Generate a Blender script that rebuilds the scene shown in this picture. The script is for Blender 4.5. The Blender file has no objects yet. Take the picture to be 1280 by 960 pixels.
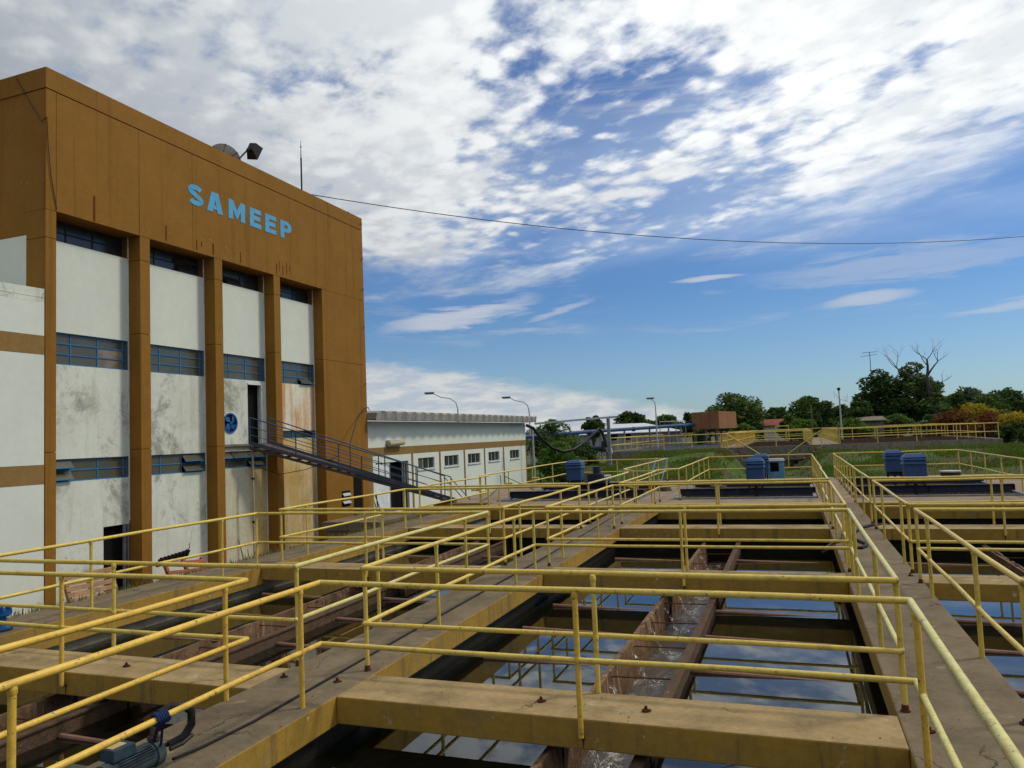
import bpy, math, random
from mathutils import Vector, Matrix, noise
R = math.radians
random.seed(7)
sc = bpy.context.scene
COL = sc.collection
# ---------------------------------------------------------------- camera
HC = 2.4
cam = bpy.data.cameras.new("camera"); cam_o = bpy.data.objects.new("camera", cam); COL.objects.link(cam_o)
cam.sensor_width = 36; cam.lens = 944.2 / 1280 * 36; cam.clip_start = .05; cam.clip_end = 6000
yaw, pitch, roll = .351859, .071041, -.04223
cy, sy, cp, sp = math.cos(yaw), math.sin(yaw), math.cos(pitch), math.sin(pitch)
fwd = Vector((-sy*cp, cy*cp, sp)); right = Vector((cy, sy, 0)); up = right.cross(fwd)
r2 = math.cos(roll)*right + math.sin(roll)*up; u2 = -math.sin(roll)*right + math.cos(roll)*up
cam_o.matrix_world = Matrix(((r2.x, u2.x, -fwd.x, 0), (r2.y, u2.y, -fwd.y, 0), (r2.z, u2.z, -fwd.z, HC), (0, 0, 0, 1)))
sc.camera = cam_o
# ---------------------------------------------------------------- light
SUN_EL, SUN_AZ = 50, 58          # azimuth measured from +Y towards +X
sc.view_settings.view_transform = 'Standard'; sc.view_settings.look = 'None'
sc.view_settings.exposure = 0.0; sc.view_settings.gamma = 1
sd = Vector((math.sin(R(SUN_AZ))*math.cos(R(SUN_EL)), math.cos(R(SUN_AZ))*math.cos(R(SUN_EL)), math.sin(R(SUN_EL))))
sun = bpy.data.lights.new("sun", 'SUN'); sun.energy = 2.1; sun.angle = R(8); sun.color = (1, .92, .76)
sun_o = bpy.data.objects.new("sun", sun); COL.objects.link(sun_o)
sun_o.rotation_euler = (-sd).to_track_quat('-Z', 'Y').to_euler()


class NT:
    def __init__(s, tree): s.t = tree; s.n = tree.nodes; s.l = tree.links
    def node(s, typ, **kw):
        n = s.n.new(typ)
        for k, v in kw.items():
            if k.startswith('i_'): s.put(n.inputs[k[2:].replace('_', ' ')], v)
            elif k.startswith('x'): s.put(n.inputs[int(k[1:])], v)
            else: setattr(n, k, v)
        return n
    def put(s, inp, v):
        if isinstance(v, bpy.types.NodeSocket): s.l.new(v, inp)
        elif isinstance(v, (tuple, list)) and inp.type == 'RGBA' and len(v) == 3: inp.default_value = (*v, 1)
        else: inp.default_value = v
    def math(s, op, a, b=0.0, c=None, clamp=False):
        n = s.n.new('ShaderNodeMath'); n.operation = op; n.use_clamp = clamp
        s.put(n.inputs[0], a); s.put(n.inputs[1], b)
        if c is not None: s.put(n.inputs[2], c)
        return n.outputs[0]
    def mix(s, f, a, b, typ='MIX'):
        n = s.n.new('ShaderNodeMix'); n.data_type = 'RGBA'; n.blend_type = typ
        s.put(n.inputs[0], f); s.put(n.inputs[6], a); s.put(n.inputs[7], b); return n.outputs[2]
    def noise(s, vec, scale, detail=4, rough=.55, dist=0.0):
        n = s.n.new('ShaderNodeTexNoise'); s.put(n.inputs['Vector'], vec)
        n.inputs['Scale'].default_value = scale; n.inputs['Detail'].default_value = detail
        n.inputs['Roughness'].default_value = rough; n.inputs['Distortion'].default_value = dist
        return n.outputs[0]
    def ss(s, v, a, b, lo=0.0, hi=1.0):
        n = s.n.new('ShaderNodeMapRange'); n.interpolation_type = 'SMOOTHSTEP'
        s.put(n.inputs['Value'], v); s.put(n.inputs['From Min'], a); s.put(n.inputs['From Max'], b)
        s.put(n.inputs['To Min'], lo); s.put(n.inputs['To Max'], hi); return n.outputs[0]
    def vscale(s, vec, sc3):
        n = s.n.new('ShaderNodeVectorMath'); n.operation = 'MULTIPLY'; s.put(n.inputs[0], vec); n.inputs[1].default_value = sc3
        return n.outputs[0]
    def dot(s, vec, v3):
        n = s.n.new('ShaderNodeVectorMath'); n.operation = 'DOT_PRODUCT'; s.put(n.inputs[0], vec); n.inputs[1].default_value = v3
        return n.outputs['Value']


# ---------------------------------------------------------------- sky
world = bpy.data.worlds.new("World"); sc.world = world; world.use_nodes = True
w = NT(world.node_tree); w.n.clear()
out = w.node('ShaderNodeOutputWorld')
tc = w.node('ShaderNodeTexCoord').outputs['Generated']
sky = w.node('ShaderNodeTexSky', sky_type='NISHITA', sun_disc=False, sun_elevation=R(SUN_EL), sun_rotation=R(SUN_AZ),
             air_density=1.0, dust_density=.5, ozone_density=1.6)
sep = w.node('ShaderNodeSeparateXYZ', x0=tc)
X_, Y_, Z_ = sep.outputs
zc = w.math('ADD', w.math('MAXIMUM', Z_, 0.0), .05)
px = w.math('DIVIDE', X_, zc); py = w.math('DIVIDE', Y_, zc)
# streak-aligned plane coordinates: a runs along the streaks, b across
a_ = w.math('ADD', w.math('MULTIPLY', px, -.80), w.math('MULTIPLY', py, .60))
b_ = w.math('ADD', w.math('MULTIPLY', px, .60), w.math('MULTIPLY', py, .80))
P = w.node('ShaderNodeCombineXYZ', x0=w.math('MULTIPLY', a_, .62), x1=b_, x2=0.0).outputs[0]
Piso = w.node('ShaderNodeCombineXYZ', x0=w.math('MULTIPLY', a_, .85), x1=b_, x2=3.0).outputs[0]
big = w.noise(P, .75, 3, .5, .25)
mid = w.noise(P, 2.6, 6, .58, .25)
warp = w.node('ShaderNodeVectorMath', operation='ADD', x0=Piso, x1=w.vscale(w.node('ShaderNodeTexNoise', i_Vector=Piso, i_Scale=5.0, i_Detail=3.0).outputs['Color'], (.16, .16, 0))).outputs[0]
vor = w.node('ShaderNodeTexVoronoi', feature='SMOOTH_F1', i_Vector=warp, i_Scale=13.0, i_Smoothness=.8).outputs['Distance']
puff = w.ss(vor, .70, .05)
small = w.math('ADD', w.math('MULTIPLY', puff, .26), w.math('MULTIPLY', w.noise(Piso, 11, 4, .6, .1), .80))
azl = w.dot(tc, (cy, sy, 0))        # to the right of the view positive
edge = w.math('ADD', .225, w.math('MULTIPLY', azl, .10))
cover = w.ss(w.math('ADD', Z_, w.math('MULTIPLY', w.math('SUBTRACT', mid, .5), .20)), w.math('SUBTRACT', edge, .03), w.math('ADD', edge, .06))
gapd = (fwd + r2*((790-640)/944.2) + u2*((480-200)/944.2)).normalized()
dens = w.math('ADD', w.math('MULTIPLY', big, .36), w.math('ADD', w.math('MULTIPLY', mid, .58), w.math('MULTIPLY', small, .36)))
bias = w.ss(w.dot(tc, tuple(gapd)), .955, .998, .05, -.055)
dens = w.math('ADD', dens, bias)
m_hi = w.math('MULTIPLY', w.ss(dens, .50, .66), cover)
veil = w.math('MULTIPLY', w.ss(w.noise(P, 1.3, 4, .5, .3), .30, .60, .25, 1), w.ss(Z_, .17, .27, 0, .36))
# wisps in the blue
wv = w.node('ShaderNodeCombineXYZ', x0=w.math('MULTIPLY', azl, 3.0), x1=w.math('MULTIPLY', Z_, 20.0), x2=1.7).outputs[0]
wisp = w.ss(w.noise(wv, 1.6, 5, .55, .4), .54, .82)
wisp = w.math('MULTIPLY', w.math('MULTIPLY', wisp, w.ss(Z_, .08, .17)), .8)
def flake(px_, py_, hw, hh, slope, amt):      # one elongated cirrus scrap
    d = (fwd + r2*((px_-640)/944.2) + u2*((480-py_)/944.2)).normalized()
    da = w.math('SUBTRACT', azl, d.dot(Vector((cy, sy, 0)))); de = w.math('SUBTRACT', Z_, d.z)
    de = w.math('SUBTRACT', de, w.math('MULTIPLY', da, slope))
    de = w.math('ADD', de, w.math('MULTIPLY', w.math('SUBTRACT', w.noise(wv, 4.0, 5, .62, .5), .5), hh*2.6))
    q = w.math('ADD', w.math('POWER', w.math('DIVIDE', w.math('ABSOLUTE', da), hw), 2), w.math('POWER', w.math('DIVIDE', w.math('ABSOLUTE', de), hh), 2))
    return w.ss(q, 1.1, .0, 0, amt)
for f_ in ((575, 395, .115, .016, .16, .75), (700, 388, .05, .006, .28, .45), (1085, 374, .055, .008, .06, .6), (885, 348, .05, .0035, .02, .7), (1120, 330, .17, .022, .0, .35), (1265, 380, .06, .007, .1, .45)):
    wisp = w.math('MAXIMUM', wisp, flake(*f_))
# low cloud bank along the horizon, thinning out to the right
lv = w.node('ShaderNodeCombineXYZ', x0=w.math('MULTIPLY', azl, 6.0), x1=w.math('MULTIPLY', Z_, 24.0), x2=0.3).outputs[0]
ln = w.noise(lv, 1.7, 6, .58, .3)
top = w.ss(azl, -.22, .40, .105, .006)
lowd = w.math('SUBTRACT', w.math('ADD', top, w.math('MULTIPLY', w.math('SUBTRACT', ln, .5), .05)), Z_)
m_lo = w.math('MULTIPLY', w.ss(lowd, -.006, .012), .9)
# colours
shade = w.noise(P, 1.9, 5, .6, .3)
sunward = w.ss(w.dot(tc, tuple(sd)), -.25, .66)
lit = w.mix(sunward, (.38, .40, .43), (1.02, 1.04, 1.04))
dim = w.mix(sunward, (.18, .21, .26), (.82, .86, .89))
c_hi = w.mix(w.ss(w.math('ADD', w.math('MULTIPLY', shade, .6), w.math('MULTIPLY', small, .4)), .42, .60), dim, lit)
c_lo = w.mix(w.ss(w.noise(lv, 3.0, 5, .6, .2), .38, .64), (.46, .52, .60), (.68, .68, .66))
hz = w.ss(Z_, .0, .34)
skyc = w.mix(1.0, sky.outputs[0], (.082, .082, .082), 'MULTIPLY')
skyc = w.mix(1.0, skyc, w.mix(hz, (.60, .86, 1.14), (.44, .76, 1.18)), 'MULTIPLY')
skyc = w.mix(w.ss(Z_, .02, .22, .12, .0), skyc, (.55, .62, .72))
c = w.mix(m_lo, skyc, c_lo)
c = w.mix(wisp, c, (.60, .62, .67))
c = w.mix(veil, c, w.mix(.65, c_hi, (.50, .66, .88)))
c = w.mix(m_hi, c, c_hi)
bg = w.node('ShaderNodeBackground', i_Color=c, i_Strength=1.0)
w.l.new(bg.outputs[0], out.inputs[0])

# ================================================================= materials
def newmat(name):
    m = bpy.data.materials.new(name); m.use_nodes = True; t = NT(m.node_tree)
    b = t.n['Principled BSDF']; pos = t.node('ShaderNodeNewGeometry').outputs['Position']
    return m, t, b, pos


def mat(name, base, base2=None, sc1=1.5, rough=.8, bump=.15, bsc=30, dirt=None, dirt_amt=.5, dirt_th=(.52, .72), dirt_sc=2.0,
        streak=None, streak_amt=.5, streak_th=(.5, .72), streak_sc=3.0, spots=None, spots_th=(.68, .72), spots_sc=14, metal=0.0, spec=.12, sheen=0,
        patches=None, patches_th=(.66, .68), patches_sc=5, fine_amt=.22, dirt_rough=.68, streak_z=.10, crack=0, band=None):
    m, t, b, pos = newmat(name)
    c = t.mix(t.ss(t.noise(pos, sc1, 5, .6), .35, .65), base, base2 or tuple(v*.78 for v in base))
    fine = t.noise(pos, sc1*9, 4, .7)
    c = t.mix(fine_amt, c, t.mix(t.ss(fine, .3, .7), tuple(v*.55 for v in base), tuple(min(1, v*1.35) for v in base)))
    if dirt: c = t.mix(t.math('MULTIPLY', t.ss(t.noise(pos, dirt_sc, 8, dirt_rough, .3), *dirt_th), dirt_amt), c, dirt)
    if streak:
        sv = t.vscale(pos, (streak_sc, streak_sc, streak_sc*streak_z))
        c = t.mix(t.math('MULTIPLY', t.ss(t.noise(sv, 1.0, 6, .65, .2), *streak_th), streak_amt), c, streak)
    if crack:
        wv_ = t.node('ShaderNodeVectorMath', operation='ADD', x0=pos, x1=t.vscale(t.node('ShaderNodeTexNoise', i_Vector=pos, i_Scale=3.5, i_Detail=5.0).outputs['Color'], (.45, .45, .45))).outputs[0]
        vd = t.node('ShaderNodeTexVoronoi', feature='DISTANCE_TO_EDGE', i_Vector=wv_, i_Scale=.62).outputs['Distance']
        lines = t.math('MULTIPLY', t.ss(vd, .009, .002), t.ss(t.noise(pos, .9, 3, .5), .46, .58))
        c = t.mix(t.math('MULTIPLY', lines, crack), c, (.03, .024, .018))
    if band:
        zz = t.node('ShaderNodeSeparateXYZ', x0=pos).outputs[2]
        bm = t.math('MULTIPLY', t.ss(zz, band[0]-.1, band[0]+.15), t.ss(zz, band[1]+.15, band[1]-.2))
        bm = t.math('MULTIPLY', bm, t.ss(t.noise(t.vscale(pos, (1, .6, 1.3)), 7.0, 5, .75), .665, .70))
        c = t.mix(bm, c, (.50, .44, .33))
    if patches: c = t.mix(t.ss(t.noise(pos, patches_sc, 5, .6), *patches_th), c, patches)
    if spots: c = t.mix(t.ss(t.noise(pos, spots_sc, 5, .7), *spots_th), c, spots)
    t.put(b.inputs['Base Color'], c); b.inputs['Roughness'].default_value = rough
    b.inputs['Metallic'].default_value = metal; b.inputs['Specular IOR Level'].default_value = spec
    if bump:
        bn = t.node('ShaderNodeBump', i_Height=t.noise(pos, bsc, 5, .65), i_Strength=bump, i_Distance=.02)
        t.l.new(bn.outputs[0], b.inputs['Normal'])
    return m


M = {}
M['walk'] = mat('walkway_concrete', (.170, .132, .084), (.112, .086, .056), 1.1, .85, .35, 40, dirt=(.085, .066, .042), dirt_amt=.75, dirt_sc=1.2, crack=.85,
                spots=(.25, .205, .13), spots_th=(.60, .74), spots_sc=2.4)
M['beam'] = mat('beam_concrete', (.315, .228, .112), (.22, .158, .072), 1.6, .8, .3, 45, dirt=(.15, .105, .065), dirt_amt=.7, dirt_sc=1.6, crack=.7,
                spots=(.42, .35, .23), spots_th=(.58, .74), spots_sc=1.7)
M['ochre'] = mat('ochre_painted_concrete', (.315, .188, .032), (.25, .155, .034), 1.4, .7, .22, 36, dirt=(.17, .13, .07), dirt_amt=.75, dirt_sc=2.0,
                 streak=(.10, .08, .045), streak_amt=.65, streak_th=(.54, .68), streak_sc=6, streak_z=.06, spots=(.46, .38, .22), spots_th=(.64, .72), spots_sc=4)
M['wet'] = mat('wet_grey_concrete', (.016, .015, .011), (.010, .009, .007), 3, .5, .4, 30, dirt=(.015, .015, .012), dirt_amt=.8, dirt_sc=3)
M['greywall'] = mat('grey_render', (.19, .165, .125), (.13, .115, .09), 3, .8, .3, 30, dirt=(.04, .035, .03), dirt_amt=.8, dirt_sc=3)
def rail_mat(name, c1, c2):
    return mat(name, c1, c2, 2.2, .42, .12, 60, dirt=(.22, .15, .035), dirt_amt=.45, dirt_sc=7, dirt_th=(.52, .68),
               spots=(.05, .026, .013), spots_th=(.615, .66), spots_sc=34, spec=.45, patches=(.03, .13, .32), patches_th=(.715, .725), patches_sc=4.3)
M['rail'] = rail_mat('yellow_rail_paint', (.60, .445, .085), (.53, .385, .065))
M['rail2'] = rail_mat('orange_yellow_rail_paint', (.64, .405, .055), (.56, .36, .045))
M['rail3'] = rail_mat('faded_yellow_rail_paint', (.56, .50, .19), (.50, .43, .13))
M['rust'] = mat('rusty_steel', (.100, .062, .038), (.062, .040, .026), 6, .85, .8, 35, dirt=(.035, .02, .017), dirt_amt=.9, dirt_sc=7,
                spots=(.26, .15, .09), spots_th=(.62, .72), spots_sc=16)
M['scale'] = mat('rust_scale_deposit', (.165, .098, .055), (.10, .058, .035), 3, .75, .9, 22, dirt=(.04, .018, .014), dirt_amt=.9, dirt_sc=4,
                 streak=(.34, .22, .13), streak_amt=.8, streak_th=(.52, .68), streak_sc=9)
M['rustbolt'] = mat('rusted_bolt', (.10, .035, .02), (.06, .02, .012), 20, .9, .5, 80)
M['brown'] = mat('brown_facade_paint', (.236, .113, .018), (.210, .100, .015), .7, .75, .10, 30, dirt=(.24, .12, .035), dirt_amt=.4, dirt_sc=1.1,
                 streak=(.135, .062, .014), streak_amt=.6, streak_th=(.54, .70), streak_sc=4.5, streak_z=.02, band=(8.5, 9.35), fine_amt=.12)
M['brownband'] = mat('brown_band_paint', (.235, .142, .048), (.215, .128, .042), 1, .75, .08, 30, dirt=(.2, .11, .04), dirt_amt=.4)
M['groove'] = mat('dark_groove', (.03, .016, .008), None, 1, .9, 0)
M['white'] = mat('white_wall_paint', (.60, .635, .56), (.57, .60, .53), .5, .8, .04, 30, dirt=(.50, .53, .46), dirt_amt=.3, dirt_sc=.7,
                 spots=(.34, .34, .30), spots_th=(.745, .80), spots_sc=4, fine_amt=.06)
M['mildew'] = mat('mildewed_white_wall', (.60, .63, .55), (.54, .56, .48), .8, .85, .12, 30, dirt=(.24, .24, .205), dirt_amt=.95, dirt_th=(.49, .66), dirt_sc=.75, dirt_rough=.80, fine_amt=.10,
                  spots=(.22, .22, .18), spots_th=(.64, .72), spots_sc=15, streak=(.40, .40, .31), streak_amt=.6, streak_sc=4)
M['rustwall'] = mat('rust_streaked_white_wall', (.66, .64, .54), (.60, .52, .36), .9, .85, .12, 30, dirt=(.40, .24, .08), dirt_amt=.5, dirt_sc=.8,
                    streak=(.50, .19, .03), streak_amt=.85, streak_th=(.44, .66), streak_sc=4.2, streak_z=.06)
M['stain'] = mat('yellow_stained_wall', (.50, .34, .12), (.54, .43, .22), .9, .85, .12, 30, dirt=(.30, .17, .06), dirt_amt=.75, dirt_sc=.7,
                 streak=(.62, .56, .42), streak_amt=.7, streak_th=(.50, .68), streak_sc=3)
M['beige'] = mat('beige_wall', (.52, .50, .38), (.46, .42, .29), .9, .85, .1, 30, dirt=(.30, .21, .1), dirt_amt=.6, dirt_sc=.8,
                 streak=(.40, .33, .2), streak_amt=.6, streak_sc=3)
M['bridgeblue'] = mat('dark_blue_handrail_paint', (.03, .07, .135), (.022, .048, .09), 6, .5, .05, 30, spots=(.04, .025, .02), spots_th=(.62, .68), spots_sc=20)
M['deck'] = mat('dark_deck_plate', (.095, .075, .06), (.065, .05, .042), 4, .8, .4, 30)
M['blue'] = mat('blue_window_paint', (.04, .17, .34), (.03, .12, .26), 3, .5, .05, 30, spots=(.06, .05, .04), spots_th=(.7, .74), spots_sc=20)
M['navy'] = mat('dark_blue_steel_paint', (.026, .036, .062), (.02, .027, .046), 3, .5, .1, 30, dirt=(.06, .04, .03), dirt_amt=.5, dirt_sc=3, streak=(.09,.06,.045), streak_amt=.4)
M['pumpblue'] = mat('dull_blue_pump_paint', (.028, .050, .072), (.02, .036, .052), 9, .5, .1, 40, dirt=(.07, .06, .045), dirt_amt=.5, dirt_sc=12)
M['motorblue'] = mat('blue_housing_paint', (.036, .080, .185), (.028, .064, .15), 3, .45, .05, 30, dirt=(.10, .12, .16), dirt_amt=.35, dirt_sc=4)
M['paleblue'] = mat('pale_blue_paint', (.14, .32, .44), (.10, .25, .38), 3, .5, .05, 30, dirt=(.12, .12, .10), dirt_amt=.5, dirt_sc=5)
M['brightblue'] = mat('bright_blue_paint', (.018, .11, .32), (.013, .08, .24), 3, .35, .05, 30, dirt=(.05, .06, .09), dirt_amt=.4, dirt_sc=7)
M['letter'] = mat('light_blue_letter_paint', (.10, .36, .58), (.085, .31, .52), 2, .7, .03, 30, spots=(.45, .50, .45), spots_th=(.70, .76), spots_sc=7)
M['grey'] = mat('galvanised_grey', (.22, .23, .24), (.15, .155, .16), 4, .55, .1, 30, dirt=(.09, .08, .07), dirt_amt=.5)
M['lightgrey'] = mat('light_grey_metal', (.42, .43, .42), (.34, .35, .34), 3, .55, .05, 30)
M['darkmetal'] = mat('dark_metal', (.022, .02, .02), (.035, .03, .025), 5, .6, .1, 30)
M['rubber'] = mat('black_rubber', (.014, .014, .015), (.024, .022, .022), 8, .45, .05, 40)
M['void'] = mat('dark_interior', (.008, .007, .006), None, 1, .9, 0)
M['fibre'] = mat('fibre_cement_roofing', (.33, .32, .29), (.25, .24, .22), 2, .9, .2, 30, dirt=(.09, .085, .08), dirt_amt=.7, dirt_sc=3)
M['wood'] = mat('pallet_wood', (.34, .20, .11), (.24, .14, .08), 5, .85, .3, 60, dirt=(.11, .07, .045), dirt_amt=.6, dirt_sc=6)
M['redplastic'] = mat('faded_red_plastic', (.27, .085, .04), (.20, .06, .03), 4, .6, .1, 30, dirt=(.10, .04, .03), dirt_amt=.5)
M['rusttear'] = mat('dark_red_rust', (.13, .025, .008), (.09, .018, .006), 8, .85, .1, 30)
M['earth'] = mat('bare_earth', (.17, .11, .07), (.11, .075, .045), 1.2, .95, .6, 8, dirt=(.07, .05, .03), dirt_amt=.6)
M['tankbrown'] = mat('brown_tank_panel', (.25, .12, .055), (.20, .10, .05), 1, .8, .1, 20)
M['roofred'] = mat('red_roof_tiles', (.21, .065, .04), (.16, .05, .032), 2, .85, .2, 20)
M['whitewall'] = mat('pale_far_wall', (.50, .50, .48), (.44, .44, .42), 1, .85, .05, 20)
M['warewall'] = mat('grey_corrugated_wall', (.26, .27, .26), (.20, .21, .21), .6, .7, .05, 20)
M['wareroof'] = mat('pale_metal_roof', (.50, .51, .52), (.42, .43, .45), .6, .6, .05, 20)
M['trunk'] = mat('tree_bark', (.10, .075, .05), (.065, .05, .035), 4, .9, .6, 20)
M['deadwood'] = mat('dead_wood', (.085, .07, .06), (.06, .05, .045), 4, .9, .5, 20)
M['pipepink'] = mat('pinkish_rusty_pipe', (.24, .13, .09), (.16, .085, .06), 5, .7, .3, 40)
M['foam'] = mat('white_foam', (.70, .70, .66), (.45, .42, .36), 20, .5, .4, 60)
M['lampcover'] = mat('yellowed_lamp_cover', (.42, .37, .24), (.36, .31, .2), 4, .5, .05, 20)
M['whiteplastic'] = mat('white_paint', (.66, .68, .66), None, 3, .6, .03, 20)
M['rope'] = mat('blue_rope', (.015, .03, .10), (.01, .02, .07), 30, .8, .4, 120)
M['tag'] = mat('yellowed_plate', (.42, .32, .16), (.36, .26, .12), 12, .7, .05, 40)
M['motorgrey'] = mat('blue_grey_cast_iron', (.065, .085, .095), (.045, .06, .066), 12, .6, .2, 50, dirt=(.05, .035, .025), dirt_amt=.6, dirt_sc=12)


def glassmat(name, c1, c2, refl=.5):
    m, t, b, pos = newmat(name)
    t.put(b.inputs['Base Color'], t.mix(t.ss(t.noise(pos, 1.2, 4, .6), .35, .65), c1, c2))
    b.inputs['Roughness'].default_value = .22; b.inputs['Specular IOR Level'].default_value = refl
    return m
M['glass'] = glassmat('dusty_window_glass', (.055, .065, .05), (.085, .075, .048))
M['glassd'] = glassmat('dark_window_glass', (.018, .022, .02), (.03, .032, .026))
M['glassw'] = glassmat('curtained_window_glass', (.22, .19, .14), (.11, .085, .055))
M['lens'] = glassmat('lamp_glass', (.10, .10, .095), (.07, .07, .065))


def watermat(name, tint, deep, scale=5, bump=.012, rough=.01, dist=.02):
    m = bpy.data.materials.new(name); m.use_nodes = True; t = NT(m.node_tree); t.n.clear()
    pos = t.node('ShaderNodeNewGeometry').outputs['Position']
    n1 = t.noise(t.vscale(pos, (1, .45, 1)), scale, 3, .5, .3)
    bn = t.node('ShaderNodeBump', i_Height=n1, i_Strength=bump, i_Distance=dist)
    fr = t.node('ShaderNodeFresnel', i_IOR=1.36); t.l.new(bn.outputs[0], fr.inputs['Normal'])
    gl = t.node('ShaderNodeBsdfGlossy', i_Roughness=rough, i_Color=(.92, .97, 1)); t.l.new(bn.outputs[0], gl.inputs['Normal'])
    tr = t.node('ShaderNodeBsdfTransparent', i_Color=tint)
    film = t.math('MULTIPLY', t.ss(t.noise(pos, 1.7, 6, .62, .6), .54, .74), .12)
    df = t.node('ShaderNodeBsdfDiffuse', i_Color=t.mix(film, deep, (.22, .21, .15)))
    mx = t.node('ShaderNodeMixShader', x0=.45, x1=tr.outputs[0], x2=df.outputs[0])
    m2 = t.node('ShaderNodeMixShader', x0=t.math('MULTIPLY', fr.outputs[0], 1.22, clamp=True), x1=mx.outputs[0], x2=gl.outputs[0])
    o = t.node('ShaderNodeOutputMaterial'); t.l.new(m2.outputs[0], o.inputs[0])
    return m
M['water'] = watermat('still_tank_water', (.62, .62, .50), (.008, .009, .006), 3.0, .018)
def flowmat():
    m, t, b, pos = newmat('flowing_foamy_water')
    n = t.noise(t.vscale(pos, (1, .35, 1)), 6, 7, .7, .8)
    jet = t.noise(pos, 2.3, 4, .6)
    f = t.ss(t.math('ADD', n, t.math('MULTIPLY', t.math('SUBTRACT', jet, .5), .8)), .55, .80)
    c = t.mix(f, (.055, .043, .030), (.36, .34, .30))
    t.put(b.inputs['Base Color'], c); t.put(b.inputs['Roughness'], t.math('ADD', .08, t.math('MULTIPLY', f, .4)))
    b.inputs['Specular IOR Level'].default_value = .7
    bn = t.node('ShaderNodeBump', i_Height=n, i_Strength=.7, i_Distance=.06); t.l.new(bn.outputs[0], b.inputs['Normal'])
    return m
M['flow'] = flowmat()


def foammat():
    m, t, b, pos = newmat('splashing_water')
    n = t.noise(t.vscale(pos, (1, .8, .5)), 34, 4, .7, .5)
    b.inputs['Base Color'].default_value = (.78, .80, .80, 1); b.inputs['Roughness'].default_value = .25
    tr = t.node('ShaderNodeBsdfTransparent')
    mx = t.node('ShaderNodeMixShader', x0=t.ss(n, .50, .72), x1=tr.outputs[0], x2=b.outputs[0])
    t.l.new(mx.outputs[0], t.n['Material Output'].inputs[0]); return m
M['splash'] = foammat()


def leafmat(name, c1, c2, c3=None, th=(.60, .68), sc_=.5, trans=.25):
    m, t, b, pos = newmat(name)
    c = t.mix(t.ss(t.noise(pos, sc_, 4, .6), .35, .65), c1, c2)
    c = t.mix(.35, c, t.mix(t.ss(t.noise(pos, sc_*14, 2, .5), .35, .65), tuple(v*.5 for v in c1), tuple(v*1.7 for v in c2)))
    if c3: c = t.mix(t.ss(t.noise(pos, sc_*1.8, 4, .6), *th), c, c3)
    t.put(b.inputs['Base Color'], c); b.inputs['Roughness'].default_value = .65; b.inputs['Specular IOR Level'].default_value = .06
    tl = t.node('ShaderNodeBsdfTranslucent', i_Color=c)
    mx = t.node('ShaderNodeMixShader', x0=trans, x1=b.outputs[0], x2=tl.outputs[0])
    t.l.new(mx.outputs[0], t.n['Material Output'].inputs[0])
    return m
M['leaf'] = leafmat('green_leaves', (.055, .105, .022), (.09, .15, .032))
M['leafdark'] = leafmat('dark_green_leaves', (.036, .068, .018), (.062, .100, .024))
M['leafbright'] = leafmat('bright_green_leaves', (.070, .135, .020), (.10, .175, .028), (.15, .165, .035))
M['leafyellow'] = leafmat('green_and_yellow_leaves', (.055, .10, .03), (.08, .13, .035), (.26, .22, .05), (.56, .66), .4)
M['croton'] = leafmat('yellow_leaves', (.40, .30, .02), (.30, .24, .02), (.10, .13, .02), (.56, .62), 1.0)
M['crotonred'] = leafmat('dark_red_leaves', (.11, .03, .015), (.16, .055, .018), (.22, .14, .02), (.60, .68), 1.0)
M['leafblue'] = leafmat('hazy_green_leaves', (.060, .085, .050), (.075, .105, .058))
M['grass'] = leafmat('grass_blades', (.070, .125, .016), (.115, .175, .024), (.13, .105, .035), (.50, .64), .45)
M['weed'] = leafmat('weed_blades', (.09, .12, .03), (.17, .16, .06), (.2, .15, .07), (.5, .6), 3)
M['turf'] = mat('turf_ground', (.058, .095, .014), (.032, .054, .010), .55, .95, .8, 6, dirt=(.060, .044, .025), dirt_amt=.9, dirt_th=(.46, .60), dirt_sc=.45)
M['ground'] = mat('distant_ground', (.06, .085, .03), (.09, .085, .05), .05, .95, .3, 1, dirt=(.14, .10, .06), dirt_amt=.5, dirt_sc=.08)
M['paving'] = mat('reddish_paving', (.235, .180, .125), (.175, .130, .092), .9, .85, .25, 30, dirt=(.11, .075, .055), dirt_amt=.6, dirt_sc=1.3)


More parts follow.
